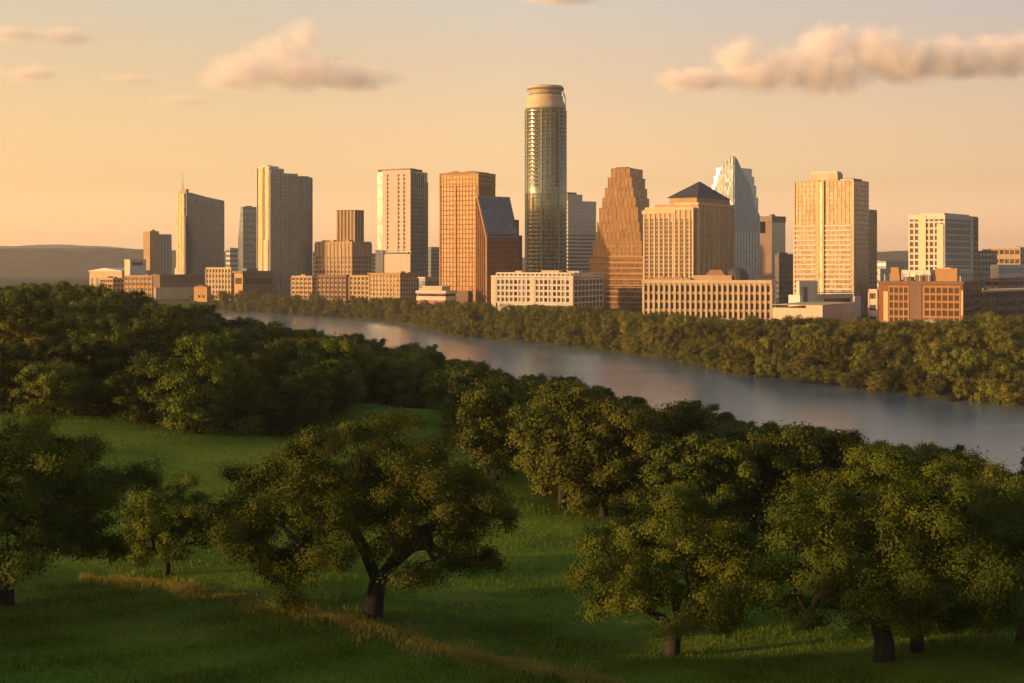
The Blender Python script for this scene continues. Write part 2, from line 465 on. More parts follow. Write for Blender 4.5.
hills('hills', 8200, [(-700,252),(-200,247),(0,246.5),(50,244.5),(95,246),(140,249),(260,253),(500,258),(880,252),(960,252),(1100,246),(1400,249)], 1200, 'paler ridge of hills farther behind on the horizon', 5, (0.06, 0.065, 0.04))

# ------------------------------------------------------------------ buildings
BODY = {'wall', 'tower_body', 'building_body', 'tier'}
TRIM = {'mullion', 'floor_band', 'rib', 'pier', 'window_band', 'louver_band', 'panel_joint', 'window_frame', 'facade_grid', 'frame', 'pilaster', 'bay_trim', 'cornice', 'parapet', 'crown_band', 'tier_cap', 'sill_band'}
class Bld:
    """A building set square on its plot: its near corner stands at picture column pc and distance d,
    its left face runs back to column pl and its right face to column pr.  Local x is 0 at the corner and
    negative along the left face, local y grows along the right face, z is height above the city ground."""
    def __init__(s, name, label, cat, pl, pc, pr, d, theta, group=None, L=None, R=None):
        s.d, s.th = d, R_(theta)
        s.xc = (pc - 512) / F * d
        s.g = CITY_Z
        s.L = L or -s.fx(pl)
        s.R = R or s.ry(pr)
        s.root = empty(name, (s.xc, d, s.g), -s.th)
        tag(s.root, label, cat, group)
        s.parts = {}
    def fx(s, px):
        t = (px - 512) / F
        return -(s.xc - t * s.d) / (math.cos(s.th) + t * math.sin(s.th))
    def ry(s, px):
        t = (px - 512) / F
        return (t * s.d - s.xc) / (math.sin(s.th) - t * math.cos(s.th))
    def ry2(s, px, x1):
        t = (px - 512) / F
        xc, d = s.xc + x1 * math.cos(s.th), s.d - x1 * math.sin(s.th)
        return (t * d - xc) / (math.sin(s.th) - t * math.cos(s.th))
    def z(s, y): return (HY - y) * s.d / F - s.g
    def mb(s, name, mat, label=None):
        k = (name, mat.name, label)
        if k not in s.parts: s.parts[k] = (MB(), mat)
        return s.parts[k][0]
    def done(s):
        body = None
        for (n, _, lab), (m, mat) in s.parts.items():
            if not m.v: continue
            o = m.build(n, mat, s.root, lab)
            if body is None and n in BODY: body = o
            elif body is not None and n in TRIM: o.parent = body      # the grid that clads a wall is a piece of that wall
        return s.root
    def windows(s, face, us, zs, w, h, mat, off=0.06, name='window', at=None):
        """each window a pane of its own, set in the opening"""
        m = MB()
        if face == 'front': m.box(-w/2, w/2, -off, 0.05, 0, h)
        else: m.box(-0.05, off, -w/2, w/2, 0, h)
        first = None
        for u in us:
            for z in zs:
                if first is None:
                    o = first = m.build(name, mat, s.root)
                else:
                    o = first.copy(); COL.objects.link(o)
                o.parent = s.root
                o.location = (u, at or 0, z) if face == 'front' else (at or 0, u, z)

def piers(m, x0, x1, y0, y1, z0, z1, step, w, p):
    nx = max(1, round((x1 - x0) / step)); ny = max(1, round((y1 - y0) / step))
    for i in range(nx + 1):
        x = x0 + (x1 - x0) * i / nx
        for ya, yb in ((y0 - p, y0 + .05), (y1 - .05, y1 + p)): m.box(x - w/2, x + w/2, ya, yb, z0, z1)
    for i in range(ny + 1):
        y = y0 + (y1 - y0) * i / ny
        for xa, xb in ((x0 - p, x0 + .05), (x1 - .05, x1 + p)): m.box(xa, xb, y - w/2, y + w/2, z0, z1)

def bands(m, x0, x1, y0, y1, z0, z1, step, h, p):
    n = max(1, round((z1 - z0) / step))
    for i in range(n + 1):
        z = z0 + (z1 - z0) * i / n
        m.box(x0 - p, x1 + p, y0 - p, y1 + p, z - h/2, z + h/2)

def roof_kit(b, x0, x1, y0, y1, z, seed, mat, n=5):
    """parapet and plant boxes on a flat roof"""
    rng = random.Random(seed)
    m = b.mb('parapet', mat)
    t = .45
    m.box(x0-.12, x1+.12, y0-.12, y0+t, z-.3, z+1.1); m.box(x0-.12, x1+.12, y1-t, y1+.12, z-.3, z+1.1)
    m.box(x0-.12, x0+t, y0+t, y1-t, z-.3, z+1.1); m.box(x1-t, x1+.12, y0+t, y1-t, z-.3, z+1.1)
    for i in range(n):
        q = b.mb('roof_unit', mat)
        w, l, h = rng.uniform(2, 5), rng.uniform(2, 6), rng.uniform(1.2, 2.8)
        if x1 - x0 < w + 4 or y1 - y0 < l + 4: continue
        x = rng.uniform(x0 + 2, x1 - w - 2); y = rng.uniform(y0 + 2, y1 - l - 2)
        q.box(x, x + w, y, y + l, z - .2, z + h + i * .013)

DARKG = glass((0.030, 0.027, 0.024), 0.0, 0.16, spec=.35)
GREYG = glass((0.17, 0.215, 0.22), 0.55, 0.22)
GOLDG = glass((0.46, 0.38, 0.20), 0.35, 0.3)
ORNG = glass((0.175, 0.095, 0.030), 0.32, 0.36, var=.12)  # orange base colour carries diffused sun colouring for the tower fronts
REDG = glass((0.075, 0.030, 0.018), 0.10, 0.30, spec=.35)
GRNG = glass((0.22, 0.24, 0.16), 0.62, 0.24, var=0.2)
BLUG = glass((0.26, 0.34, 0.37), 0.45, 0.3)
WARMG = glass((0.16, 0.11, 0.065), 0.3, 0.25)
TAN = stone((0.40, 0.28, 0.155)); TAN2 = stone((0.34, 0.23, 0.125)); CREAM = stone((0.48, 0.37, 0.235)); WHITE = stone((0.50, 0.45, 0.38), 0.07)
PINK = stone((0.50, 0.38, 0.30), 0.06); GREY = stone((0.29, 0.295, 0.27)); DGREY = stone((0.13, 0.135, 0.13)); BRICK = stone((0.22, 0.090, 0.040)); RUST = stone((0.22, 0.115, 0.045))
BROWN = stone((0.17, 0.11, 0.075)); SLATE = stone((0.055, 0.05, 0.05), 0.2, 0.6); OCHRE = stone((0.36, 0.21, 0.085)); PALE = stone((0.50, 0.48, 0.45), 0.08)
METAL = stone((0.42, 0.40, 0.37), 0.06, 0.45)

# 1 small grey-tan pair of slabs far left
b = Bld('office_block', 'slim grey tan twin slab block, shortest tower standing on the left end of the skyline', 'office block', 144, 150, 158.5, 1800, 48)
b.mb('wall', TAN2).box(-b.L, 0, 0, b.R, 0, b.z(231)); w = b.mb('rib', TAN2); piers(w, -b.L, 0, 0, b.R, 6, b.z(232), 6, 1.2, .5)
y0 = b.R; y1 = b.ry(172)
b.mb('side_wing', GREY).box(-b.L * .9, -2, y0, y1, 0, b.z(234)); w = b.mb('mullion', DGREY); piers(w, -b.L*.9, -2, y0 + 1, y1 - .2, 6, b.z(235), 5, 1.0, .4)
b.mb('roof_box', GREY).box(-b.L * .8, -b.L * .2, 4, b.R - 3, b.z(231), b.z(229.4))
b.done()

# 2 grey tower with sloping roof and mast
b = Bld('glass_tower', 'dark grey ribbed tower with sloping roofline, gold lit edge and thin mast on top', 'tower', 178, 186.5, 224, 1500, 50)
zt = b.z(190); z2 = b.z(199.5)
b.mb('tower_body', GREYG).prism([(0, 0), (b.R, 0), (b.R, z2), (b.R * .5, b.z(196)), (b.ry(191), b.z(192.5)), (0, b.z(192.5))], 'x', -b.L, 0)
b.mb('sunlit_face', GOLDG).box(-b.L - 1.2, -2.0, -1.6, -.1, 0, b.z(193.5))  # gold glass sheet paints the sun glow on the left face
m = b.mb('corner_fin', CREAM)
for q in (.15, .45, .8): m.box(-b.L * q - .5, -b.L * q + .3, -1.9, -1.5, 4, b.z(192.5))
m = b.mb('rib', GREY)
n = 13
for i in range(n + 1):
    y = b.R * i / n; zz = b.z(192.5) + (z2 - b.z(192.5)) * min(1, max(0, (y - b.ry(191)) / (b.R - b.ry(191))))
    m.box(-.3, .4, y - .28, y + .28, 4, zz - 1)
m = b.mb('floor_band', DGREY)
for i in range(24): m.box(-.3, .32, .3, b.R - .3, 10 + i * 3.9, 10.9 + i * 3.9)
m = b.mb('stair_shaft', DGREY)
for i in range(5): m.box(-4, .9, -1.7 + i * 1.0, 1.2 + i * 1.6, 8, b.z(216 + i * 5))
b.mb('roof_box', TAN2).box(-b.L + 2, -3, 1, b.ry(190), zt - 4, b.z(188.8))
m = b.mb('mast', METAL); m.lathe([(.7, b.z(190)), (.45, b.z(182)), (.2, b.z(172))], 6, cx=-b.L + 3, cy=4)
m = b.mb('annex', WHITE, 'annex strip painted pale for reflected glow at the foot of the tower'); m.box(-b.L - 7.5, -b.L - 1.2, 2, 14, 0, b.z(236)); m.box(-b.L - 9, -b.L - 1.3, 1, 16, 0, b.z(268))  # white stands in for sky glow reflected in the glass
b.done()

# 3 dark stepped tower
b = Bld('glass_tower', 'dark slate tower stepping down on its left side, between the two ribbed grey towers', 'tower', 240.5, 243, 257.5, 1750, 50)
b.mb('tower_body', GREYG).box(-b.L, 0, 0, b.R, 0, b.z(206.5))
m = b.mb('stepped_side', GREYG)
for i, (px, y) in enumerate([(239.3, 212), (238, 219), (236.6, 227), (235.2, 235)]):
    m.box(b.fx(px), -b.L + .5 - i * .01, 1 + i, b.R * .8 - i, 0, b.z(y))
m = b.mb('floor_band', DGREY); bands(m, -b.L + .2, -.2, .2, b.R - .2, 12, b.z(208), 7.6, 1.1, .45)
b.mb('roof_box', DGREY).box(-b.L * .8, -3, 6, b.R * .7, b.z(206.5), b.z(205.6))
b.done()

# 4 tall grey tower with gold lit left bays
b = Bld('glass_tower', 'tall grey tower with two strips painted gold as sunlit and a roof stepping down', 'tower', 257.3, 270, 312, 1400, 50)
zt = b.z(167)
yA, yB = b.ry(284), b.ry(298)
m = b.mb('tower_body', GREYG); m.box(-b.L, 0, 0, yA, 0, b.z(168.5)); m.box(-b.L * .95, -.15, yA, yB, 0, b.z(172.5)); m.box(-b.L * .9, -.3, yB, b.R, 0, b.z(175.5))
m = b.mb('sunlit_bay', GOLDG); m.box(b.fx(258.6), b.fx(262.5), -.45, -.1, 0, b.z(167.5)); m.box(b.fx(265.0), b.fx(268.6), -.45, -.1, 0, b.z(167.3))  # gold colour stands for sun glow reflected in these bays
m = b.mb('pier', CREAM)
for p_ in (257.5, 263.1, 264.4, 269.4): m.box(b.fx(p_) - .4, b.fx(p_) + .4, -.8, .1, 3, b.z(166.5))
b.mb('slot', DARKG).box(b.fx(262.6), b.fx(264.9), -.3, -.05, 3, b.z(169))
m = b.mb('rib', GREY)
for i in range(17):
    y = b.R * i / 16; zz = b.z(169.5) if y < yA else b.z(173.5) if y < yB else b.z(176.5)
    m.box(-.4, .35 + (i % 4 == 0) * .5, y - .25, y + .25, 4, zz)
m = b.mb('floor_band', DGREY)
for i in range(31): m.box(-.4, .3, .2, b.R - .2, 8 + i * 3.8, 9.0 + i * 3.8)
m = b.mb('crown', METAL); m.box(-b.L + .5, -.5, .5, b.ry(279), b.z(168.5), b.z(166.0)); m.box(-b.L * .9, -1, yA * .7, yA, b.z(168.5), b.z(168.0)); m.box(-b.L * .7, -1.5, b.ry(302), b.ry(310), b.z(175.5), b.z(174.4))
m.box(b.fx(260), b.fx(266), 1, 7, b.z(168.5), b.z(164.8))
m = b.mb('entrance_block', CREAM); m.box(b.fx(264.8), b.fx(269.2), -1.6, -.9, 0, b.z(240))
b.done()

# 5 tan apartments with ribbed tower behind
b = Bld('apartment_block', 'tan ribbed apartment block of mid height with a slimmer tower rising from its roof', 'apartment block', 315.5, 352, 371, 1400, 30)
zt = b.z(242.5)
b.mb('wall', TAN).box(-b.L, 0, 0, b.R, 0, zt)
m = b.mb('window_band', DARKG)
for i in range(9): m.box(-b.L + .6, .07, -.07, b.R - .6, 4.2 + i * 4.6, 6.7 + i * 4.6)
m = b.mb('pier', TAN2); piers(m, -b.L, 0, 0, b.R, 0, zt - .6, 4.6, 1.6, .55)
roof_kit(b, -b.L, 0, 0, b.R, zt, 1, TAN2)
xa, xb = b.fx(333.8), b.fx(351)
b.mb('upper_tower', BROWN).box(xa, xb, 6, 20, zt - .5, b.z(210.5) + .5)
m = b.mb('upper_rib', TAN); piers(m, xa, xb, 6, 20, zt, b.z(210), 4.2, 1.5, .6)
b.mb('upper_roof', BROWN).box(xa - .8, xb + .8, 5.2, 20.8, b.z(210.3), b.z(209.6))
b.done()

# 6 pale pink slab with three dark slits
b = Bld('office_tower', 'tall pale pink slab tower with three dark dotted window slits down its front', 'tower', 377.5, 411, 427.5, 1300, 27)
zt = b.z(171)
b.mb('tower_body', GREYG).box(-b.L, 0, 0, b.R, 0, zt)
m = b.mb('stone_front', PINK); xs = [b.fx(383), b.fx(387.4), b.fx(389.2), b.fx(398.3), b.fx(400.2), b.fx(404), b.fx(405.9), 0.0]
for i in range(0, 8, 2): m.box(xs[i], xs[i+1], -1.0, -.05, b.z(251), b.z(169.4) - .35)
m.box(xs[0], 0, -.98, -.05, b.z(174), b.z(169.7)); m.box(b.fx(384), .02, -1.3, -.06, 0, b.z(254.5))
m = b.mb('window_slit', DARKG)
for i in (1, 3, 5): m.box(xs[i] - .1, xs[i+1] + .1, -.35, -.06, b.z(250), b.z(173))
m = b.mb('spandrel', PINK)
for i in (1, 3, 5):
    for k in range(19): m.box(xs[i] - .1, xs[i+1] + .1, -.7, -.3, b.z(250) + 3.9 * k, b.z(250) + 3.9 * k + 1.3)
b.mb('ledge', DGREY).box(b.fx(385), -2, -1.6, -.2, b.z(253.8), b.z(252.2))
b.mb('base_block', DGREY).box(b.fx(376.6), b.fx(384.5), -2, 12, 0, b.z(250))
m = b.mb('mullion', DGREY)
for i in range(9): y = b.R * i / 8; m.box(-.3, .45, y - .4, y + .4, 4, zt - (2 if i < 7 else 9))
m = b.mb('floor_band', GREY)
for i in range(27): m.box(-.3, .25, .3, b.R - .3, 6 + i * 3.8, 6.7 + i * 3.8)
b.mb('parapet', BROWN).box(-b.L + .2, -.2, .2, b.R * .7, zt, b.z(168.6)); b.mb('roof_box', GREY).box(-b.L * .6, -3, 3, b.R * .5, zt, b.z(167.8))
b.done()

# 7 small dark block
b = Bld('office_block', 'small dark block in the gap left of the orange gold tower', 'office block', 427.5, 431, 441, 1520, 50)
b.mb('wall', DGREY).box(-b.L, 0, 0, b.R, 0, b.z(247)); m = b.mb('floor_band', GREYG); bands(m, -b.L, 0, 0, b.R, 5, b.z(249), 4, 1.6, .2)
b.done()

# 8 orange gold tower
b = Bld('office_tower', 'flat topped orange gold office tower with fine window grid and painted shade on its right', 'tower', 440.3, 478.5, 495, 1150, 28)
zt = b.z(173.5)
b.mb('tower_body', ORNG).box(-b.L, 0, 0, b.R, 0, zt)
b.mb('right_side', REDG).box(-.5, .15, .2, b.R - .2, 0, zt - .5)  # dark red sheet paints shade onto the right face
m = b.mb('mullion', RUST); piers(m, -b.L, 0, 0, b.R, 0, zt - .4, 3.05, .42, .30)
m = b.mb('floor_band', RUST); bands(m, -b.L, 0, 0, b.R, 3, b.z(186), 3.9, .8, .24)
m = b.mb('crown_band', OCHRE); bands(m, -b.L, 0, 0, b.R, b.z(183), zt - .6, 4.4, 1.5, .5)
m = b.mb('corner_pier', OCHRE)
for x in (-b.L, b.fx(456), b.fx(476.5), -.2): m.box(x - .6, x + .6, -.75, .1, 0, zt - (0 if x < -b.L + 1 or x > -1 else 9))
b.mb('parapet', BROWN).box(-b.L - .4, .4, -.4, b.R + .4, zt - .2, zt + 1.0)
b.mb('penthouse', OCHRE).box(b.fx(446), b.fx(474), 3, b.R - 3, zt, b.z(171))
m = b.mb('roof_unit', BROWN); m.box(b.fx(449), b.fx(453), 5, 9, b.z(171), b.z(170)); m.box(b.fx(463), b.fx(470), 6, 11, b.z(171), b.z(170.2))
b.mb('entrance_arch', BROWN).box(b.fx(458), b.fx(470), -3, -.4, 0, b.z(291))
b.done()

# 9 dark red tower with sloped glass roof
b = Bld('office_building', 'dark red banded office building with a steep grey glass roof slope and lit left edge', 'office building', 479.5, 487, 522.5, 1120, 55)
z1, zt = b.z(238), b.z(196)
dp = 13.0; b.L = max(b.L, 16)
b.mb('building_body', REDG).prism([(0, 0), (0, z1), (-dp, zt - .3), (-b.L, zt - .3), (-b.L, 0)], 'y', 0, b.R * .90)
b.mb('stepped_end', REDG).box(-b.L, -.4, b.R * .88, b.R, 0, b.z(235)); b.mb('stepped_end', REDG).box(-b.L, -2.4, b.R * .88, b.R * .95, 0, b.z(219))
ux, uz = -dp, zt - z1; ln = math.hypot(ux, uz); nx, nz = uz / ln, -ux / ln
gl = b.mb('sloped_roof', glass((0.16, 0.17, 0.17), 0.6, 0.22))
pr = [(0 + nx*.1, z1 + nz*.1), (-dp + nx*.1, zt + nz*.1), (-dp + nx*.5, zt + nz*.5), (0 + nx*.5, z1 + nz*.5)]
gl.prism(pr, 'y', .4, b.R * .89)
m = b.mb('roof_mullion', DGREY)
for i in range(12):
    y = .5 + (b.R * .88 - .5) * i / 11
    m.prism([(nx*.45, z1 + nz*.45), (-dp + nx*.45, zt + nz*.45), (-dp + nx*.75, zt + nz*.75), (nx*.75, z1 + nz*.75)], 'y', y - .15, y + .15)
m = b.mb('floor_band', stone((0.17, 0.062, 0.035)))
for i in range(15): m.box(-.3, .4, .2, b.R * .89, 3 + i * 4.0, 4.3 + i * 4.0)
m = b.mb('mullion', BROWN)
for i in range(17): y = b.R * .89 * i / 16; m.box(-.3, .28, y - .2, y + .2, 0, z1 - 1)
m = b.mb('edge_highlight', OCHRE); m.prism([(.3, 0), (.3, z1), (-dp + .2, zt + .6), (-dp - .9, zt + .6), (-.8, z1), (-.8, 0)], 'y', -.7, .1)  # ochre strip paints the sunlit highlight along the left edge
m = b.mb('side_fin', RUST)
for i in range(5): m.box(-b.L * (.25 + .17 * i) - .3, -b.L * (.25 + .17 * i) + .3, -.5, .1, 0, zt - 3 if i > 2 else z1 + i * 8)
b.mb('roof_rim', GREY).box(-b.L - .2, -dp + .3, -.2, b.R * .9, zt - .6, zt + .5)
b.done()

# 10 tallest tower: rounded glass shaft with ring crown
xc = (546 - 512) / F * 1365
t = empty('glass_tower', (xc, 1385, CITY_Z)); tag(t, 'tallest tower, rounded green gold glass shaft with a collared ring crown', 'tower')
Zt = lambda y: (HY - y) * 1365 / F - CITY_Z
m = MB(); m.lathe([(20.0, 0), (20.0, Zt(107))], 72, 1.0, .86); m.build('glass_shaft', GRNG, t)
m = MB(); m.lathe([(20.05, Zt(107.2)), (19.6, Zt(104)), (18.4, Zt(101)), (16.4, Zt(97)), (15.6, Zt(94))], 72, 1.0, .86); m.build('shoulder', stone((0.42, 0.34, 0.22), .08, .5), t)
for p_ in t.children: p_.data.polygons.foreach_set('use_smooth', [True] * len(p_.data.polygons))
m = MB()
for i in range(44):
    z = 30 + i * 3.85
    if z < Zt(109): m.lathe([(20.12, z), (20.28, z + .1), (20.28, z + .75), (20.12, z + .85)], 72, 1.0, .86)
m.build('floor_band', glass((0.20, 0.20, 0.14), .5, .25), t)
m = MB()
for i in range(28):
    a = 2 * math.pi * i / 28
    c, s_ = math.cos(a), math.sin(a); r = 20.0
    q = .16 if i % 4 else .5; pr_ = .3 if i % 4 else .6
    x, y = r * c, r * s_ * .86
    h = Zt(108) if i % 2 == 0 else Zt(112)
    m.add([(x - q*s_ - .3*c, y + q*c - .3*s_, 0), (x + q*s_ - .3*c, y - q*c - .3*s_, 0), (x + q*s_ + pr_*c, y - q*c + pr_*s_, 0), (x - q*s_ + pr_*c, y + q*c + pr_*s_, 0),
           (x - q*s_ - .3*c, y + q*c - .3*s_, h), (x + q*s_ - .3*c, y - q*c - .3*s_, h), (x + q*s_ + pr_*c, y - q*c + pr_*s_, h), (x - q*s_ + pr_*c, y + q*c + pr_*s_, h)],
          [(0,3,2,1),(4,5,6,7),(0,1,5,4),(1,2,6,5),(2,3,7,6),(3,0,4,7)])
m.build('vertical_fin', stone((0.27, 0.27, 0.21), .06, .4), t)
m = MB()                                     # dark panels on the shaft paint the shade of balcony bays near the top
for a0 in (math.radians(-131), math.radians(-118), math.radians(-57)):
    for k in range(19):
        z = Zt(186) + k * 3.85
        aa = [a0 + .035 * j for j in range(-2, 3)]
        v = [(20.45 * math.cos(a), 20.45 * .86 * math.sin(a) - .05, zz) for zz in (z, z + 2.2) for a in aa]
        m.add(v, [(j, j + 1, 6 + j, 5 + j) for j in range(4)])
m.build('balcony_shade', DARKG, t)
m = MB(); m.lathe([(15.0, Zt(99)), (16.9, Zt(98)), (17.2, Zt(95)), (15.4, Zt(93)), (15.3, Zt(91)), (16.6, Zt(89)), (17.6, Zt(86.6)), (17.6, Zt(84.8)), (16.4, Zt(83.6)), (4, Zt(83.2))], 64, 1.0, .86)
m.build('crown_ring', stone((0.45, 0.36, 0.22), .08, .5), t)
m = MB(); m.lathe([(17.75, Zt(88.0)), (18.0, Zt(87.6)), (18.0, Zt(86.4)), (17.7, Zt(86.0))], 64, 1.0, .86); m.lathe([(15.75, Zt(92.6)), (15.9, Zt(92.3)), (15.9, Zt(91.6)), (15.7, Zt(91.3))], 64, 1, .86)
m.build('crown_louver', DGREY, t)
m = MB()                                     # the curved fin at the right of the crown
arc = [(19.6, Zt(108)), (19.9, Zt(101)), (19.4, Zt(95)), (17.4, Zt(89))]; inn = [(18.8, Zt(106)), (19.2, Zt(101)), (18.7, Zt(96)), (16.9, Zt(91))]
for i in range(3): m.prism([arc[i], arc[i+1], inn[i+1], inn[i]], 'y', -3.0, 0.5)
m.build('curved_fin', METAL, t)

# 11 grey glass tower behind the tallest
b = Bld('glass_tower', 'grey banded glass tower partly hidden behind the tallest tower', 'tower', 556, 568, 596, 1560, 50)
b.mb('tower_body', GREYG).box(-b.L, 0, 0, b.R, 0, b.z(201)); b.mb('upper_body', GREYG).box(-b.L, -1, 0, b.ry(583), b.z(201) - .3, b.z(194))
m = b.mb('floor_band', PALE); bands(m, -b.L, 0, 0, b.R, 8, b.z(203), 4.1, 1.1, .45)
m = b.mb('louver_band', DARKG); bands(m, -b.L, 0, 0, b.R, 10, b.z(236), 4.1, 2.3, .3)
b.mb('penthouse', BROWN).box(-b.L + 2, -4, 3, b.ry(579), b.z(194), b.z(192))
m = b.mb('roof_rim', PALE); m.box(-b.L - .5, .5, -.5, b.R + .5, b.z(201) - .6, b.z(201) + .4)
b.done()

# 12 stepped orange ziggurat
b = Bld('stepped_tower', 'orange gold glass tower stepping in to a narrow top like a ziggurat', 'tower', 590, 643, 652, 1140, 25, R=46)
tiers = [(303, 258, 590.0, 643), (258, 241, 592.3, 641.5), (241, 232, 594.8, 640), (232, 222, 596.6, 638.6), (222, 207, 598.4, 637), (207, 197, 601.2, 634.4), (197, 187, 603.6, 632), (187, 176.5, 606.2, 630), (176.5, 167.2, 609.2, 628)]
for i, (ya, yb, pl, pr_) in enumerate(tiers):
    x0, x1 = b.fx(pl), b.fx(pr_); z0, z1 = (0 if i == 0 else b.z(ya) - .2), b.z(yb)
    y0 = i * .6; y1 = min(44 - i * .5, b.ry2([656, 655, 654, 652.5, 651, 649, 647, 645, 642.5][i], x1))
    b.mb('tier', ORNG if i else glass((0.13, 0.062, 0.024), .3, .3)).box(x0, x1, y0, y1, z0, z1)
    b.mb('right_side', REDG).box(x1 - .4, x1 + .22, y0 + .15, y1 - .15, z0 + .1, z1 - .15)  # darker glass puts the shaded right face into the colour
    m = b.mb('mullion', RUST); piers(m, x0, x1, y0, y1, z0, z1 - .3, 3.6, .28, .16)
    if i < 2: m = b.mb('floor_band', OCHRE); bands(m, x0, x1, y0, y1, z0 + 2, z1 - .4, 4.0, .5, .12)
    b.mb('tier_cap', RUST).box(x0 - .2, x1 + .3, y0 - .2, y1 + .2, z1 - .3, z1 + .12)
m = b.mb('sill_band', OCHRE); x0, x1 = b.fx(590), b.fx(643)
for k in range(9): m.box(x0 - .7, x1 + .7, -.8, 40.8, 5 + k * 4.6, 6.1 + k * 4.6)
b.mb('roof_box', BROWN).box(b.fx(612), b.fx(624), 8, 15, b.z(167.2), b.z(165.8))
b.done()

# 13 tan hotel with dark pyramid roof
b = Bld('hotel_building', 'large tan hotel with tall window bays and a dark pyramid roof', 'hotel', 643.5, 697, 734, 1010, 33)
zt = b.z(209)
xa = b.fx(674)
b.mb('wall', TAN).box(-b.L, xa, 0, b.R * .8, 0, b.z(209)); b.mb('wall', TAN).box(xa - .2, 0, 1.4, b.R, 0, b.z(202.5)); b.mb('wall', TAN).box(b.fx(676), b.fx(694), -1.6, 2, 0, b.z(208))
m = b.mb('window_bay', DARKG)
for p_ in (647, 652.3, 657, 661.6, 666.5, 671): m.box(b.fx(p_) - 1.25, b.fx(p_) + 1.25, -.12, .2, b.z(281), b.z(218 if p_ < 671 else 221))
for p_ in (677.8, 683, 688.5, 692.5): m.box(b.fx(p_) - .9, b.fx(p_) + .9, -1.72, -1.3, b.z(278), b.z(219))
for q in (.10, .22, .34, .62, .74, .9): y = b.R * q + 1.5; m.box(-.2, .12, y - 1.1, y + 1.1, b.z(276), b.z(213))
for p_ in (647, 652.3, 657, 661.6, 666.5, 671, 677.8, 683, 688.5, 692.5, .10, .22, .34, .62, .74, .9):
    m = MB()                                 # one bay's window sills, grouped under the mullion name
    for k in range(15):
        zz = b.z(281) + 3.05 * k
        if p_ < 1: y = b.R * p_ + 1.5; m.box(-.1, .3, y - 1.2, y + 1.2, zz - .3, zz + .3)
        elif p_ < 675: m.box(b.fx(p_) - 1.15, b.fx(p_) + 1.15, -.3, -.05, zz - .35, zz + .25)
        else: m.box(b.fx(p_) - 1.0, b.fx(p_) + 1.0, -1.9, -1.55, zz - .35, zz + .25)
    m.build('mullion', TAN, b.root)
m = b.mb('pier', CREAM)
for p_ in (644.2, 649.6, 654.7, 659.4, 664, 669, 673.2): m.box(b.fx(p_) - .55, b.fx(p_) + .55, -.62, .05, 0, b.z(211))
for p_ in (676, 680.4, 686, 690.6, 694): m.box(b.fx(p_) - .5, b.fx(p_) + .5, -2.2, -1.5, 0, b.z(210))
for q in (.01, .16, .28, .42, .55, .68, .82, .985): y = b.R * q + (1.5 if q < .9 else 0); m.box(-.1, .6, y - .6, y + .6, 0, b.z(206))
m = b.mb('cornice', CREAM); m.box(-b.L - .9, xa + .6, -.9, b.R * .8 + .6, b.z(213), b.z(209.5) + .02); m.box(xa - .7, .8, .6, b.R + .8, b.z(204.8), b.z(202.2)); m.box(b.fx(675.2), b.fx(694.8), -2.5, 2, b.z(210), b.z(207.4))
x0, x1 = b.fx(664), -1.5; y0, y1 = 4, b.R - 1
b.mb('attic', TAN2).box(x0 + 2, x1 - 1, y0 + 1, y1 - 1, b.z(203), b.z(196.8))
b.mb('pyramid_roof', SLATE).pyramid(x0, x1, y0, y1, b.z(196.9), b.z(179.0), .03)
m = b.mb('parapet', CREAM); m.box(-b.L + .5, xa, 1, b.R * .75, b.z(209), b.z(206.2))
b.mb('roof_pavilion', TAN2).box(-b.L + 6, xa - 2, 6, b.R * .6, b.z(206.2), b.z(203.5))
b.done()

# 14 pale blue tower with pointed stepped crown
b = Bld('glass_tower', 'pale blue glass tower whose stepped crown ends in sharp pointed fins', 'tower', 708.5, 733.5, 760, 1280, 42)
L, R = b.L, b.R
tiers = [(0, 1.0, 214), (.05, .93, 196), (.11, .86, 184), (.17, .78, 175), (.24, .7, 167)]
for i, (k, _, y) in enumerate(tiers):
    b.mb('tower_body', BLUG).box(-L * (1 - k * .95), -L * k * .35, R * k * .35, R * (1 - k * .95), 0 if i == 0 else b.z(tiers[i-1][2]) - .3, b.z(y))
def blade(m, face, u, w, ztop, zbase, off, tip=9):
    """an upright glass blade with a slanted point"""
    if face == 'l': m.prism([(u - w, zbase), (u + w, zbase), (u + w, ztop), (u - w, ztop - tip)], 'y', off - .5, off + .6)
    else: m.prism([(u - w, zbase), (u + w, zbase), (u + w, ztop - tip), (u - w, ztop)], 'x', -off - .6, -off + .5)
mL = b.mb('crown_blade', glass((0.21, 0.235, 0.24), .1, .5, spec=.3, var=.06)); mR = b.mb('crown_fin', glass((0.22, 0.30, 0.33), .15, .4, spec=.4))
for px_, y in ((710, 197), (713, 188), (716, 178), (719, 169), (722, 162), (725.3, 160), (728.6, 157), (731.6, 155)): blade(mL, 'l', b.fx(px_), 2.0, b.z(y), b.z(220), -.2, 10)
for px_, y in ((735, 154.5), (737.5, 158), (740.5, 164.5), (743.5, 170), (746.5, 175.5), (749.5, 181), (752, 190), (755, 204), (757.5, 213)): blade(mR, 'r', b.ry(px_), 2.3, b.z(y), b.z(230), -.2, 5)
m = b.mb('pilaster', PALE)
for i in range(9): y = R * (i + .5) / 9; m.box(-.2, .5, y - .35, y + .35, 4, b.z(212))
for i in range(8): x = -L * (i + .5) / 8; m.box(x - .35, x + .35, -.5, .2, 4, b.z(212))
m = b.mb('floor_band', glass((0.24, 0.30, 0.33), .4, .3)); bands(m, -L, 0, 0, R, 10, b.z(216), 3.9, .7, .2)
b.mb('spire', BLUG).pyramid(-L * .50, -L * .12, R * .12, R * .5, b.z(175.2), b.z(158), .02)
b.mb('low_wing', WHITE).box(-4, 7, R * .6, R + 14, 0, b.z(279))
b.done()

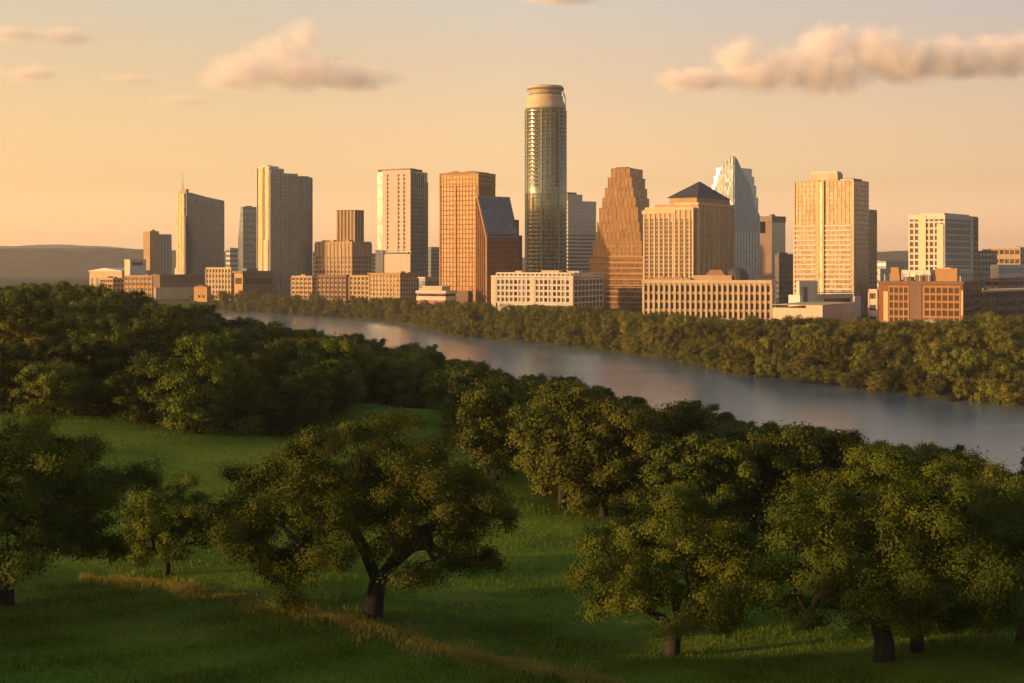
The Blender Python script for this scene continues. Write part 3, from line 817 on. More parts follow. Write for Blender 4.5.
# 15 long tan building by the trees
b = Bld('hotel_building', 'long low tan building with close set pilasters in front of the pyramid roofed hotel', 'hotel', 643.5, 771, 797, 905, 16, R=30)
zt = b.z(281); y_ = b.ry
b.mb('wall', TAN2).box(-b.L, 0, 0, 30, 0, zt)
b.mb('side_wall', stone((0.36, 0.34, 0.32), .08)).box(-.2, .12, .2, 29.8, 0, zt - .4)
b.mb('side_recess', DARKG).box(-.1, .3, 24, 28.5, 4, zt - 2)
NB = 24; us = [-b.L + b.L * (i + .5) / NB for i in range(NB)]
b.windows('front', us, [2.2 + 5.6 * k for k in range(4)], 1.75, 3.6, DARKG, off=.12)
m = b.mb('pilaster', CREAM)
for i in range(NB + 1): x = -b.L + b.L * i / NB; m.box(x - .72, x + .72, -.8, .1, 0, zt - 1.6)
m = b.mb('mullion', TAN)
for k in range(5): m.box(-b.L + .3, -.3, -.38, .1, .7 + 5.6 * k, 1.7 + 5.6 * k)
b.mb('cornice', CREAM).box(-b.L - 1, .6, -1.2, 30.5, zt - 1.7, zt + .5)
b.mb('roof_pavilion', TAN).box(b.fx(692), b.fx(731), 4, 16, zt + .4, b.z(275.5)); b.mb('pavilion_roof', stone((0.28, 0.15, 0.09))).pyramid(b.fx(704), b.fx(724), 6, 16, b.z(275.6), b.z(270), .55)
m = b.mb('dome', SLATE); cx_ = b.fx(735); m.lathe([(7.2, zt), (7.2, b.z(276)), (6.0, b.z(272)), (4.0, b.z(269)), (1.4, b.z(267.2)), (.2, b.z(266.6))], 16, 1, 1, cx_, 12)
roof_kit(b, -b.L + 1, b.fx(690), 2, 28, zt + .4, 15, TAN2, 4)
b.done()

# 16 framed building with an opening
b = Bld('office_building', 'brown grey office building with a square opening through its top storeys', 'office building', 757, 772, 785.5, 1560, 42)
zt = b.z(216)
m = b.mb('wall', stone((0.20, 0.14, 0.11)))
xa, xb = b.fx(759.5), b.fx(765.5)
m.box(-b.L, xa, 0, b.R * .5, 0, zt - 3); m.box(xb, 0, 0, b.R, 0, zt - 3); m.box(xa, xb, .2, b.R * .5, 0, b.z(233)); m.box(-b.L - .3, .3, -.3, b.R + .3, zt - 6, zt)
b.mb('side_glazing', GREYG).box(-.2, .2, .5, b.R - .5, 4, zt - 7)
m = b.mb('floor_band', BROWN)
for k in range(11): m.box(-b.L + .4, xb, -.4, .1, 6 + k * 4, 7.4 + k * 4)
b.mb('roof_box', BROWN).box(-4, -1, 2, 8, zt, zt + 2)
b.done()
b = Bld('office_block', 'low dark block at the left foot of the gold glass tower', 'office block', 775, 779, 797, 1120, 45)
b.mb('wall', DGREY).box(-b.L, 0, 0, b.R, 0, b.z(254.5)); m = b.mb('window_band', DARKG); bands(m, -b.L, 0, 0, b.R, 5, b.z(257), 4, 1.8, .12); b.mb('roof_box', BROWN).box(-b.L, -2, 3, b.R * .6, b.z(254.5), b.z(252.5))
b.done()

# 17 gold glass tower on the right
b = Bld('glass_tower', 'broad gold glass tower with white balcony bands below and stepped roof boxes', 'tower', 794.3, 853.5, 868.5, 1000, 34)
zt = b.z(180.5); TG = glass((0.20, 0.155, 0.085), .35, .3)
b.mb('tower_body', TG).box(-b.L, 0, 0, b.R, 0, zt)
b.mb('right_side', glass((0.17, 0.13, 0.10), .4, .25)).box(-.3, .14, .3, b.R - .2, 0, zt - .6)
m = b.mb('mullion', stone((0.34, 0.27, 0.165))); piers(m, -b.L, 0, 0, b.R, 0, zt - .2, 2.9, .34, .22)
m = b.mb('floor_band', stone((0.34, 0.28, 0.19)))
for k in range(28):
    z = 2 + k * 3.45
    if z > b.z(250) and z < zt: m.box(-b.L - .16, .16, -.16, b.R + .16, z, z + .65)
m = b.mb('balcony', WHITE)
for k in range(24):
    z = 1.0 + k * 3.45
    if z > b.z(222): break
    m.box(-b.L - .2, b.fx(816.2), -1.0, .1, z, z + 1.15); m.box(b.fx(825.2), -1.2, -1.0, .1, z, z + 1.15)
m = b.mb('central_shaft', CREAM); m.box(b.fx(817), b.fx(819.5), -1.3, .1, 0, b.z(179.5)); m.box(b.fx(822.2), b.fx(824.4), -1.3, .1, 0, b.z(179.5)); b.mb('shaft_glazing', GOLDG).box(b.fx(819.5), b.fx(822.2), -.8, .1, 0, b.z(181))
m = b.mb('corner_pier', CREAM); m.box(-b.L - .6, -b.L + .7, -.6, .8, 0, zt + .3); m.box(-1.1, .4, -.6, .9, 0, zt + .2)
m = b.mb('penthouse', CREAM); m.box(b.fx(808), b.fx(836), 3, 13, zt - .2, b.z(172)); m.box(b.fx(806.8), b.fx(837), 2.2, 14, b.z(178.7), b.z(178))
b.mb('roof_frame', METAL).box(b.fx(809), b.fx(835), 3.6, 12, b.z(172), b.z(170.2))
b.mb('roof_box', BROWN).box(b.fx(842), -1.5, 3, b.R * .7, zt - .2, b.z(178))
m = b.mb('roof_rail', METAL); m.box(b.fx(839), b.fx(852), 2.2, 2.5, zt, b.z(178.6)); m.box(b.fx(826), b.fx(838.5), .6, .9, zt, b.z(179.4))
m = b.mb('low_wing', WHITE); m.box(-b.L * .7, b.R * .2, -14, -1.5, 0, b.z(296))
b.done()
b = Bld('residential_tower', 'narrow tan tower hugging the right side of the gold glass tower', 'tower', 861, 870, 876.3, 1060, 38)
b.mb('wall', TAN2).box(-b.L, 0, 0, b.R, 0, b.z(209.5)); m = b.mb('window_band', DARKG); bands(m, -b.L, 0, 0, b.R, 5, b.z(212), 3.6, 1.7, .1); m = b.mb('pier', CREAM); piers(m, -b.L, 0, 0, b.R, 0, b.z(210), 4, .9, .4)
b.done()

# 18 white box and grey low wing
b = Bld('pavilion_building', 'plain white windowless box building at the edge of the riverside trees', 'low building', 772.5, 822.5, 857, 815, 30)
zt = b.z(306.5)
b.mb('wall', stone((0.52, 0.43, 0.32), .05)).box(-b.L, 0, 0, b.R, 0, b.z(308.5)); b.mb('upper_wall', stone((0.52, 0.43, 0.32), .05)).box(b.fx(806), .05, -.05, b.R * .98, b.z(309), b.z(305.4))
b.mb('side_wall', PALE).box(-.2, .16, .3, b.R - .3, 0, b.z(306.5)); b.mb('coping', CREAM).box(-b.L - .2, .3, -.25, b.R + .2, b.z(305.6), b.z(305.1))
m = b.mb('panel_joint', GREY)
for i in range(1, 9): x = -b.L * i / 9; m.box(x - .06, x + .06, -.03, .1, 0, b.z(309))
b.done()
b = Bld('low_building', 'pale grey low building with dark doorway directly behind the plain white box', 'low building', 796, 800, 853, 880, 52)
b.mb('wall', PALE).box(-b.L - 6, 0, 0, b.R, 0, b.z(295)); b.mb('upper_block', WHITE).box(-b.L, -1, .5, b.R * .35, b.z(296), b.z(281)); b.mb('doorway', DGREY).box(-.4, .12, 3, 7, 2, b.z(287)); b.mb('canopy', METAL).box(-3, 2.5, b.R * .36, b.R, b.z(293.5), b.z(292.8))
m = b.mb('window_band', DARKG); m.box(-.3, .14, b.R * .45, b.R * .95, b.z(304), b.z(299))
b.done()

# 19 white gridded tower
b = Bld('hotel_building', 'white square grid tower with two plain vertical strips painted sunlit on its front', 'hotel', 909.5, 944.5, 972, 890, 37)
zt = b.z(214.5)
b.mb('wall', DARKG).box(-b.L, 0, 0, b.R, 0, zt)
m = b.mb('frame', WHITE); bands(m, -b.L, 0, 0, b.R, 4, b.z(222), 3.9, 1.15, .45); piers(m, -b.L, 0, 0, b.R, 0, b.z(219.5), 3.1, .95, .52)
m = b.mb('lit_strip', stone((0.55, 0.45, 0.30), .04)); m.box(b.fx(919.5), b.fx(926.3), -1.0, .1, 0, b.z(215)); m.box(b.fx(937.5), b.fx(944.0), -1.2, .1, 0, b.z(224))  # wall strips coloured warmer and brighter than the frame to read sunlit
b.mb('top_band', WHITE).box(-b.L - .6, .6, -.6, b.R + .6, b.z(219), zt); b.mb('cap', METAL).box(b.fx(919), -1, 2, b.R - 2, zt, b.z(212.8))
y0, y1 = b.R, b.ry(980.5)
b.mb('end_wing', BROWN).box(-b.L * .8, -2, y0, y1, 0, b.z(214)); m = b.mb('end_frame', TAN); bands(m, -b.L*.8, -2, y0 + .7, y1, 4, b.z(216), 3.9, 1.2, .4); piers(m, -b.L*.8, -2, y0 + .8, y1, 0, b.z(215), 3.4, .8, .45)
b.mb('side_pier', WHITE).box(-1, .7, b.R - 4.5, b.R + .4, 0, zt - .3)
m = b.mb('mast', METAL); m.box(b.fx(930) - .2, b.fx(930) + .2, 6, 6.4, b.z(213), b.z(210)); m.box(b.fx(942) - .2, b.fx(942) + .2, 8, 8.4, b.z(213), b.z(209.5))
b.done()

# 20 brown brick building
b = Bld('brick_building', 'brown brick building with gridded window bays and orange roof boxes', 'brick building', 878.5, 963, 981, 765, 24)
zt = b.z(282)
b.mb('wall', BRICK).box(-b.L, 0, 0, b.R, 0, zt)
fr = b.fx
b.mb('recess', BROWN).box(fr(909.5), fr(921.5), -.25, .2, 0, zt - .6)
bays1 = [fr(p_) for p_ in (891.5, 896.3, 901.2, 906)]; bays2 = [fr(p_) for p_ in (927, 933, 939, 945, 951, 957)]
zs = [b.z(323.5) + 4.1 * k for k in range(5)]
b.windows('front', bays1 + bays2, zs, 2.0, 2.5, glass((0.10, 0.05, 0.025), .25, .25), off=.1)
m = b.mb('window_frame', OCHRE)
for grp, p0, p1 in ((bays1, 889, 908.6), (bays2, 923.6, 960.4)):
    for z in zs + [zs[-1] + 4.1]: m.box(fr(p0), fr(p1), -.42, .1, z - 1.15, z - .45)
    st = (grp[1] - grp[0]) / 2
    for u in [g - st for g in grp] + [grp[-1] + st]: m.box(u - .32, u + .32, -.36, .1, zs[0] - 1.2, zs[-1] + 3.4)
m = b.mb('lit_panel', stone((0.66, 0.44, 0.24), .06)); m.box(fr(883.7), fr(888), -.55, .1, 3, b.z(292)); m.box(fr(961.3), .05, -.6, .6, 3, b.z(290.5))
m = b.mb('side_window', DARKG)
for k in range(5): m.box(-.2, .1, 2, b.R - 1, zs[k], zs[k] + 2.6)
m = b.mb('side_pier', BROWN)
for i in range(6): y = 2 + (b.R - 3) * i / 5; m.box(-.2, .4, y - .25, y + .25, 2, zt - 1)
m = b.mb('parapet', BROWN); m.box(-b.L - .35, .35, -.45, b.R + .35, zt - 1.3, zt + .3)
m = b.mb('roof_box', OCHRE, 'orange roof box'); m.box(fr(934), fr(956), 5, 12, zt, b.z(268.5)); m.box(fr(888.6), fr(898.6), 4, 10, zt, b.z(273.5)); m.box(fr(889.5), fr(897.5), 4.6, 9.4, b.z(273.5), b.z(267.5))
m = b.mb('roof_unit', BROWN); m.box(fr(902), fr(912), 5, 9, zt, b.z(277)); m.box(fr(914), fr(930), 4, 11, zt, b.z(275.5)); m.box(fr(958), -2, 3, 9, zt, b.z(276))
m = b.mb('vent_pipe', METAL)
for p_ in (884, 905, 919, 928, 960): m.box(fr(p_) - .25, fr(p_) + .25, 2, 2.5, zt, zt + 3.0 + (p_ % 3) * .5)
b.done()
b = Bld('entrance_pavilion', 'small pale pavilion with a low gable among the trees below the brown brick building', 'pavilion', 920, 943.5, 949, 738, 20)
b.mb('wall', CREAM).box(-b.L, 0, 0, b.R, 0, b.z(325)); b.mb('gable', CREAM).prism([(-b.L - .5, b.z(325)), (.5, b.z(325)), (.5, b.z(322.5)), (-b.L * .5, b.z(320.5)), (-b.L - .5, b.z(322.5))], 'y', -.6, b.R); b.mb('doorway', DGREY).box(-b.L * .62, -b.L * .38, -.12, .1, 0, b.z(327))
b.done()

# 21 white hotel in the middle
b = Bld('hotel_building', 'wide white hotel block with rows of square dark windows below the tallest tower', 'hotel', 492, 573, 603, 1040, 24)
zt = b.z(276.5)
b.mb('wall', WHITE).box(-b.L, 0, 0, b.R, 0, zt)
nb = 17
us = [b.fx(499) + (b.fx(568) - b.fx(499)) * i / (nb - 1) for i in range(nb) if i != 8]
zs = [b.z(302) + 4.35 * k for k in range(5)]
b.windows('front', us, zs, 2.15, 2.6, DARKG, off=-.02, at=-.02)
m = b.mb('facade_grid', WHITE)
uu = sorted(us + [b.fx(499) + (b.fx(568) - b.fx(499)) * 8 / (nb - 1)]); st = (uu[1] - uu[0])
for u in [uu[0] - st / 2] + [q + st / 2 for q in uu]: m.box(u - .55, u + .55, -.75, .1, zs[0] - 1, zs[-1] + 3.4)
for z in zs + [zs[-1] + 4.35]: m.box(uu[0] - st/2 + .1, uu[-1] + st/2 - .1, -.68, .1, z - 1.4, z - .15)
m = b.mb('end_wall', stone((0.52, 0.42, 0.31), .04)); m.box(-b.L - .3, uu[0] - st/2 - .4, -1.0, .3, 0, zt + .2); m.box(uu[-1] + st/2 + .4, .3, -1.0, .5, 0, zt + .2); m.box(uu[8] - st*.46, uu[8] + st*.46, -.95, .1, 0, zt + .1)
m = b.mb('side_grid', PALE); y0, y1 = 1.2, b.R - 1
for k in range(6): m.box(-.1, .4, y0, y1, zs[0] - 1.4 + k * 4.35, zs[0] - .2 + k * 4.35)
for i in range(9): y = y0 + (y1 - y0) * i / 8; m.box(-.1, .5, y - .6, y + .6, 4, zt - 1)
b.mb('side_glazing', DARKG).box(-.2, .06, 1, b.R - 1, 4, zt - 1)
b.mb('parapet', WHITE).box(-b.L - .5, .6, -1.15, b.R + .5, zt - .9, zt + .6)
m = b.mb('roof_box', CREAM); m.box(b.fx(513), b.fx(519.5), 4, 10, zt, b.z(271)); m.box(b.fx(539), b.fx(557), 4, 12, zt, b.z(270.5)); m.box(b.fx(566.5), b.fx(577), 4, 11, zt, b.z(271)); m.box(b.fx(521), b.fx(537), 5, 9, zt, b.z(273.6)); m.box(b.fx(559), b.fx(565), 5, 9, zt, b.z(273))
b.mb('low_terrace', CREAM).box(b.fx(521), 6, -12, -1.3, 0, b.z(307)); b.mb('terrace_recess', DGREY).box(b.fx(524), 4, -12.1, -11.8, 4.0, 6.4)
b.done()

# 22 midrise tan rows on the left bank
def lowrise(name, label, cat, pl, pc, pr, ytop, d, th, wallm, floors, bay, pierm=None, glassm=None, pw=.9, roof=True, band=.45, units=3):
    b = Bld(name, label, cat, pl, pc, pr, d, th)
    zt = b.z(ytop)
    b.mb('wall', wallm).box(-b.L, 0, 0, b.R, 0, zt)
    if floors:
        st = zt / floors
        m = b.mb('window_band', glassm or DARKG)
        for k in range(floors): m.box(-b.L + .5, .08, -.08, b.R - .5, st * k + st * .32, st * k + st * .8)
        m = b.mb('pier', pierm or wallm); piers(m, -b.L, 0, 0, b.R, 0, zt - .3, bay, pw, .4)
    if roof: roof_kit(b, -b.L, 0, 0, b.R, zt, int(pl), pierm or wallm, units)
    return b
lowrise('apartment_block', 'low tan block with deep window ribs left of the twin ribbed rows', 'apartment block', 291.5, 312, 317, 277, 1290, 26, TAN, 6, 4.2).done()
lowrise('apartment_block', 'low tan block with dark brown ribs below the ribbed apartment tower', 'apartment block', 317.5, 346, 349.5, 276, 1275, 24, TAN2, 6, 4.0, BROWN, pw=1.6).done()
lowrise('apartment_block', 'low tan ribbed block next to the tallest of the low ribbed rows', 'apartment block', 349.5, 369, 373, 276.5, 1260, 24, TAN, 6, 3.7, pw=1.5).done()
b = lowrise('apartment_block', 'tallest of the low tan ribbed blocks, below the pale pink slab tower', 'apartment block', 369.5, 400, 418.5, 274.5, 1225, 34, TAN, 7, 3.6, pw=1.4)
b.mb('roof_slab', OCHRE).box(-b.L - 1.4, 1.4, -1.4, b.R + 1.0, b.z(274.5) + .3, b.z(273)); b.done()
b = Bld('low_building', 'small pale red two tier building with white bands by the orange gold tower', 'low building', 417, 445.5, 456, 1110, 26)
b.mb('wall', stone((0.40, 0.17, 0.11))).box(-b.L, 0, 0, b.R, 0, b.z(291.5)); m = b.mb('white_band', WHITE); m.box(-b.L - .8, .8, -.8, b.R + .8, b.z(293.5), b.z(290.7)); m.box(-b.L - .4, .4, -.4, b.R + .4, b.z(300.5), b.z(296.5))
b.mb('upper_tier', CREAM).box(b.fx(421), b.fx(440), 3, b.R - 2, b.z(291), b.z(287)); b.mb('window_band', DARKG).box(-b.L + 1, .06, -.06, b.R - 1, b.z(296.3), b.z(294.2)); b.mb('upper_roof', WHITE).box(b.fx(420), b.fx(441), 2.2, b.R - 1, b.z(287.2), b.z(286.3))
b.done()
b = Bld('low_building', 'blue grey low roofed block behind the small pale red building', 'low building', 419, 425, 441, 1200, 50)
b.mb('wall', GREY).box(-b.L, 0, 0, b.R, 0, b.z(278)); b.mb('window_band', GREYG).box(-b.L + .5, .1, -.1, b.R - .5, b.z(288), b.z(281)); b.mb('roof_slab', METAL).box(-b.L - .6, .6, -.6, b.R + .6, b.z(278), b.z(277))
b.done()

# 23 sheds and low blocks on the left
b = lowrise('warehouse', 'pale long shed with metal roof at the far left of the city', 'warehouse', 89.5, 122, 150, 271.5, 1720, 40, TAN, 0, 6); b.mb('metal_roof', METAL).prism([(-b.L - 1, b.z(271.5)), (1, b.z(271.5)), (1, b.z(270.8)), (-b.L / 2, b.z(268)), (-b.L - 1, b.z(270.8))], 'y', -1, b.R); m = b.mb('door', DGREY)
for i in range(6): m.box(-b.L * (i + .7) / 6, -b.L * (i + .3) / 6, -.1, .1, 0, b.z(278))
b.done()
b = lowrise('low_building', 'tan low block with rows of windows nearest the left bank trees', 'low building', 100.5, 113, 124, 279, 1540, 45, OCHRE, 4, 5, TAN2); b.done()
b = lowrise('low_building', 'wide tan low block right beside the dark long shed', 'low building', 124.5, 152, 156, 276.5, 1520, 24, OCHRE, 4, 5.2, TAN2); b.done()
b = Bld('office_block', 'small white cube with dark window strip above the low sheds', 'office block', 124.5, 130, 146, 1650, 50)
b.mb('wall', CREAM).box(-b.L, 0, 0, b.R, 0, b.z(260)); b.mb('side_wall', PALE).box(-.2, .2, .3, b.R - .2, 0, b.z(261)); b.mb('window_strip', DARKG).box(-.1, .4, 2, b.R - 4, b.z(265.5), b.z(262)); b.mb('roof_slab', METAL).box(-b.L - .5, .5, -.5, b.R + .5, b.z(260), b.z(259.4))
b.done()
b = Bld('warehouse', 'long dark brown shed with a low roof in front of the sloping roofed tower', 'warehouse', 153, 160, 208, 1440, 52)
b.mb('wall', stone((0.13, 0.085, 0.06))).box(-b.L, 0, 0, b.R, 0, b.z(276)); b.mb('roof_slab', BROWN).box(-b.L - 1, 1.2, -1, b.R + 1, b.z(276), b.z(274.6)); m = b.mb('loading_door', DGREY)
for i in range(9): m.box(-.1, .15, b.R * (i + .25) / 9, b.R * (i + .75) / 9, 0, b.z(284))
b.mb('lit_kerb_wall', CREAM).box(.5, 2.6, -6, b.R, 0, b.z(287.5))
b.done()
b = lowrise('office_block', 'square tan block with a neat window grid below the dark slate stepped tower', 'office block', 206, 231, 234.5, 268.5, 1400, 22, TAN, 6, 3.6, CREAM, pw=1.3); b.done()
b = Bld('office_block', 'brown block with an overhanging dark roof below the tall gold striped grey tower', 'office block', 234.5, 243, 274, 1370, 50)
b.mb('wall', stone((0.16, 0.11, 0.075))).box(-b.L, 0, 0, b.R, 0, b.z(273)); b.mb('front_wall', OCHRE).box(-b.L + .1, -.1, -.25, .2, 0, b.z(273.5)); b.mb('roof_slab', DGREY).box(-b.L - 1.5, 1.8, -1.6, b.R + 1, b.z(273), b.z(271)); b.mb('roof_box', DGREY).box(-b.L * .8, -2, 5, b.R * .5, b.z(271), b.z(268.5))
m = b.mb('window_band', DARKG); m.box(-.1, .1, 2, b.R - 2, b.z(284), b.z(278)); m.box(-b.L + 2, -2, -.4, -.1, b.z(284), b.z(278))
b.done()
b = Bld('low_building', 'small orange lit house wall at the waterside below the square tan block', 'low building', 194, 207, 211, 1350, 25)
b.mb('wall', OCHRE).box(-b.L, 0, 0, b.R, 0, b.z(287)); b.mb('roof', BROWN).prism([(-b.L - .6, b.z(287)), (.6, b.z(287)), (-b.L/2, b.z(284.8))], 'y', -.6, b.R + .6); m = b.mb('window', DARKG); m.box(-b.L * .7, -b.L * .5, -.1, .1, 4, 6.5); m.box(-b.L * .35, -b.L * .18, -.1, .1, 4, 6.5)
b.done()
for i, (pl, pc, pr, y, d, mt, lab) in enumerate([
    (568, 582, 598, 285, 1420, GREY, 'plain grey low block seen between the white hotel and the ziggurat tower'),
    (226, 230, 240, 249, 2100, PALE, 'distant pale block in the gap left of the dark slate stepped tower'),
    (310, 313, 318, 253, 2200, PALE, 'distant pale block between the gold edged grey tower and the tan apartments'),
    (368, 371, 379, 254, 2200, PALE, 'distant pale block left of the pale pink slab tower')]):
    b = lowrise('office_block', lab, 'office block', pl, pc, pr, y, d, 45, mt, 8, 5, GREY); b.done()

# 24 right background
b = lowrise('office_block', 'dark green grey block just right of the white grid tower', 'office block', 960, 972, 996.5, 252, 1250, 50, DGREY, 9, 6, DGREY, GREYG, pw=.5, band=.4); b.done()
b = lowrise('office_block', 'long tan block high on the right horizon', 'office block', 989, 1020, 1060, 248, 1700, 40, TAN2, 5, 6, TAN); b.done()
b = lowrise('office_block', 'grey block with one face painted gold as sunlit near the right edge', 'office block', 991, 998, 1045, 266, 1150, 45, PALE, 4, 5, PALE, GREYG); b.mb('lit_face', CREAM).box(-b.L + .5, -.5, -.6, -.1, 8, b.z(267)); b.done()  # cream sheet puts low sun colour on the left face
b = lowrise('parking_garage', 'low dark parking deck with a roof edge painted sunlit at the right edge', 'garage', 962, 984, 1050, 292, 960, 44, BROWN, 3, 7, BROWN, DARKG); b.mb('lit_roof_edge', stone((0.72, 0.5, 0.26), .05)).box(-b.L - .5, 1, -1, b.R + .5, b.z(292), b.z(290)); b.done()  # bright orange slab colour stands for sun along the roof edge
b = lowrise('office_block', 'long grey brown block behind the parking deck at the right edge', 'office block', 985, 1000, 1070, 280, 1080, 44, stone((0.30, 0.22, 0.16)), 4, 6, BROWN); b.done()
b = lowrise('low_building', 'pale grey flat block between the narrow tan tower and white grid tower', 'low building', 872, 880, 912, 270, 1180, 50, PALE, 5, 5, PALE, GREYG); b.done()
b = lowrise('low_building', 'distant grey block in the gap right of the narrow tan tower', 'low building', 874, 886, 909, 262, 1900, 45, GREY, 5, 7, GREY, GREYG); b.done()
b = lowrise('low_building', 'pinkish low wall block at the left foot of the brown brick building', 'low building', 869, 877, 884, 291, 850, 40, PINK, 3, 5, PINK); b.done()
b = lowrise('low_building', 'white low service block between the brown brick building and white grid tower', 'low building', 902, 930, 972, 272, 835, 38, PALE, 6, 4.4, WHITE, GREYG); b.done()

# ------------------------------------------------------------------ trees
def tube(V, Fc, pts, rads, n):
    """tapered tube through pts"""
    pts = np.asarray(pts, float); base = len(V)
    for i, p in enumerate(pts):
        t = pts[min(i + 1, len(pts) - 1)] - pts[max(i - 1, 0)]
        t = t / (np.linalg.norm(t) + 1e-9)
        a = np.cross(t, (0.31, 0.95, 0.05)); a /= np.linalg.norm(a) + 1e-9
        c = np.cross(t, a)
        for k in range(n):
            w = 2 * math.pi * k / n
            V.append(p + rads[i] * (math.cos(w) * a + math.sin(w) * c))
    for i in range(len(pts) - 1):
        for k in range(n):
            q = (k + 1) % n
            Fc.append((base + i*n + k, base + i*n + q, base + (i+1)*n + q, base + (i+1)*n + k))
    return base

def tree_meshes(seed, H, S, trunk_h, n_clump, n_leaf, leaf, r0, clump_r, low=0.12, fork=1, lean=0.0, sides=8, flat=0.62, top=1.0, spread=1.05, under=.42, nrand=.36):
    """returns trunk (verts, faces) and crown (verts, faces): a forked trunk whose limbs reach every leaf clump"""
    rng = np.random.default_rng(seed)
    zc = H * 0.50
    ph = rng.uniform(0, 6.28, 8)
    C = []
    tries = 0
    sp = clump_r * spread
    while len(C) < n_clump and tries < 40000:
        tries += 1
        if tries % 9000 == 0: sp *= 0.93
        d = rng.normal(size=3); d /= np.linalg.norm(d)
        az = math.atan2(d[1], d[0])
        lob = 1 + 0.16 * math.sin(2 * az + ph[0]) + 0.13 * math.sin(3 * az + ph[1]) + 0.12 * math.sin(5 * az + 4 * d[2] + ph[2])
        lob *= 1 + 0.12 * math.sin(6 * d[2] + ph[3] + 2 * az)
        rad = rng.uniform(0.45, 1.0) ** 0.6 * lob * 0.86
        up = H * 0.50 * top if d[2] > 0 else H * (0.50 - low)
        p = np.array([d[0] * S * rad, d[1] * S * rad, zc + d[2] * up * rad])
        if d[2] < -0.2 and math.hypot(p[0], p[1]) < S * under: continue     # open under the crown, round the trunk
        p[2] = min(p[2], H - clump_r * flat * 0.9)
        if C and np.min(np.linalg.norm(np.array(C) - p, axis=1)) < sp: continue
        C.append(p)
    C = np.array(C)
    V, Fc = [], []
    nodes = []; parent = []; rad_load = []
    lx, ly = lean * math.cos(ph[4]), lean * math.sin(ph[4])
    tp = [np.array([0, 0, -0.5]), np.array([0, 0, 0.0]), np.array([lx * .3 + rng.normal() * .08, ly * .3, trunk_h * .55]), np.array([lx, ly, trunk_h])]
    for i, p in enumerate(tp): nodes.append(p); parent.append(i - 1)
    order = np.argsort(np.linalg.norm(C - np.array([lx, ly, trunk_h]), axis=1))
    paths = []
    for ci in order:
        c = C[ci]
        N = np.array(nodes[3:])
        dv = c - N
        dist = np.linalg.norm(dv, axis=1)
        dn = np.linalg.norm(N - tp[3], axis=1)
        steep = np.where(dn > np.linalg.norm(c - tp[3]), 4.0, 0)
        j = int(np.argmin(dist + 0.35 * dn + steep)) + 3
        a = nodes[j]
        L = np.linalg.norm(c - a)
        k = max(2, int(L / 1.1))
        idx = [j]
        sag = rng.normal(size=3) * 0.10 * L; sag[2] = abs(sag[2]) * 0.8 + 0.08 * L
        for q in range(1, k + 1):
            t = q / k
            p = a + (c - a) * t + sag * math.sin(math.pi * t) + rng.normal(size=3) * 0.05 * L * (0 if q == k else 1) * .6
            nodes.append(p); parent.append(idx[-1]); idx.append(len(nodes) - 1)
        paths.append(idx)
    load = np.zeros(len(nodes))
    for idx in paths: load[idx[-1]] += 1
    for i in range(len(nodes) - 1, 0, -1): load[parent[i]] += load[i]
    rmin = 0.028 * H / 10
    rr = np.maximum(rmin, r0 * (load / load[3]) ** 0.52)
    flare = [1.55, 1.25, 1.02, 0.98]
    tube(V, Fc, tp, [r0 * f for f in flare], sides + 2)
    for idx in paths:
        tube(V, Fc, [nodes[i] for i in idx], [min(rr[idx[1]] * 1.05, rr[idx[0]])] + [rr[i] for i in idx[1:]], sides if rr[idx[1]] > .12 else 5)
    # leaves
    nl = rng.poisson(n_leaf, size=len(C)); tot = int(nl.sum())
    cen = np.repeat(np.arange(len(C)), nl)
    cr = clump_r * rng.uniform(0.72, 1.3, len(C))
    # every clump is a few sprays
    spr = rng.normal(size=(len(C), 7, 3)); spr /= np.linalg.norm(spr, axis=2, keepdims=True); spr *= rng.uniform(.35, .95, (len(C), 7, 1))
    si = rng.integers(0, 7, tot)
    off = spr[cen, si] + rng.normal(size=(tot, 3)) * 0.27
    off *= np.array([1, 1, flat]) * cr[cen][:, None]
    pos = C[cen] + off
    ok = pos[:, 2] > max(0.25, H * 0.03)
    pos = pos[ok]; off = off[ok]; tot = len(pos)
    nrm = off / (np.linalg.norm(off, axis=1, keepdims=True) + 1e-6) + rng.normal(size=(tot, 3)) * nrand + np.array([0, 0, .25])
    nrm /= np.linalg.norm(nrm, axis=1, keepdims=True)
    t = np.cross(nrm, rng.normal(size=(tot, 3))); t /= np.linalg.norm(t, axis=1, keepdims=True) + 1e-9
    bt = np.cross(nrm, t)
    s = leaf * rng.uniform(0.6, 1.35, (tot, 1))
    v = np.stack([pos - t * s, pos + bt * s * .55 + nrm * s * .12, pos + t * s, pos - bt * s * .55 + nrm * s * .12], 1).reshape(-1, 3)
    f = np.arange(tot * 4).reshape(-1, 4)
    return (V, Fc), (v, f)

def make_tree(name, spec, leaf_material):
    (tv, tf), (cv, cf) = tree_meshes(**spec)
    root = empty(name, (0, 0, 0))
    tr = link_mesh('trunk', tv, np.array(tf, np.int32), BARK, root, smooth=True)
    cr = link_mesh('crown', cv, cf, leaf_material, root)
    return root

def place(root, x, y, rz=0.0, sc=1.0, sz=None, sink=0.15):
    root.location = (x, y, float(ground(np.array([x]), np.array([y]))[0]) - sink)
    root.rotation_euler = (0, 0, rz); root.scale = (sc, sc, sz or sc)
    return root

def copy_tree(root):
    r = root.copy(); COL.objects.link(r)
    for ch in root.children:
        c = ch.copy(); COL.objects.link(c); c.parent = r
    return r

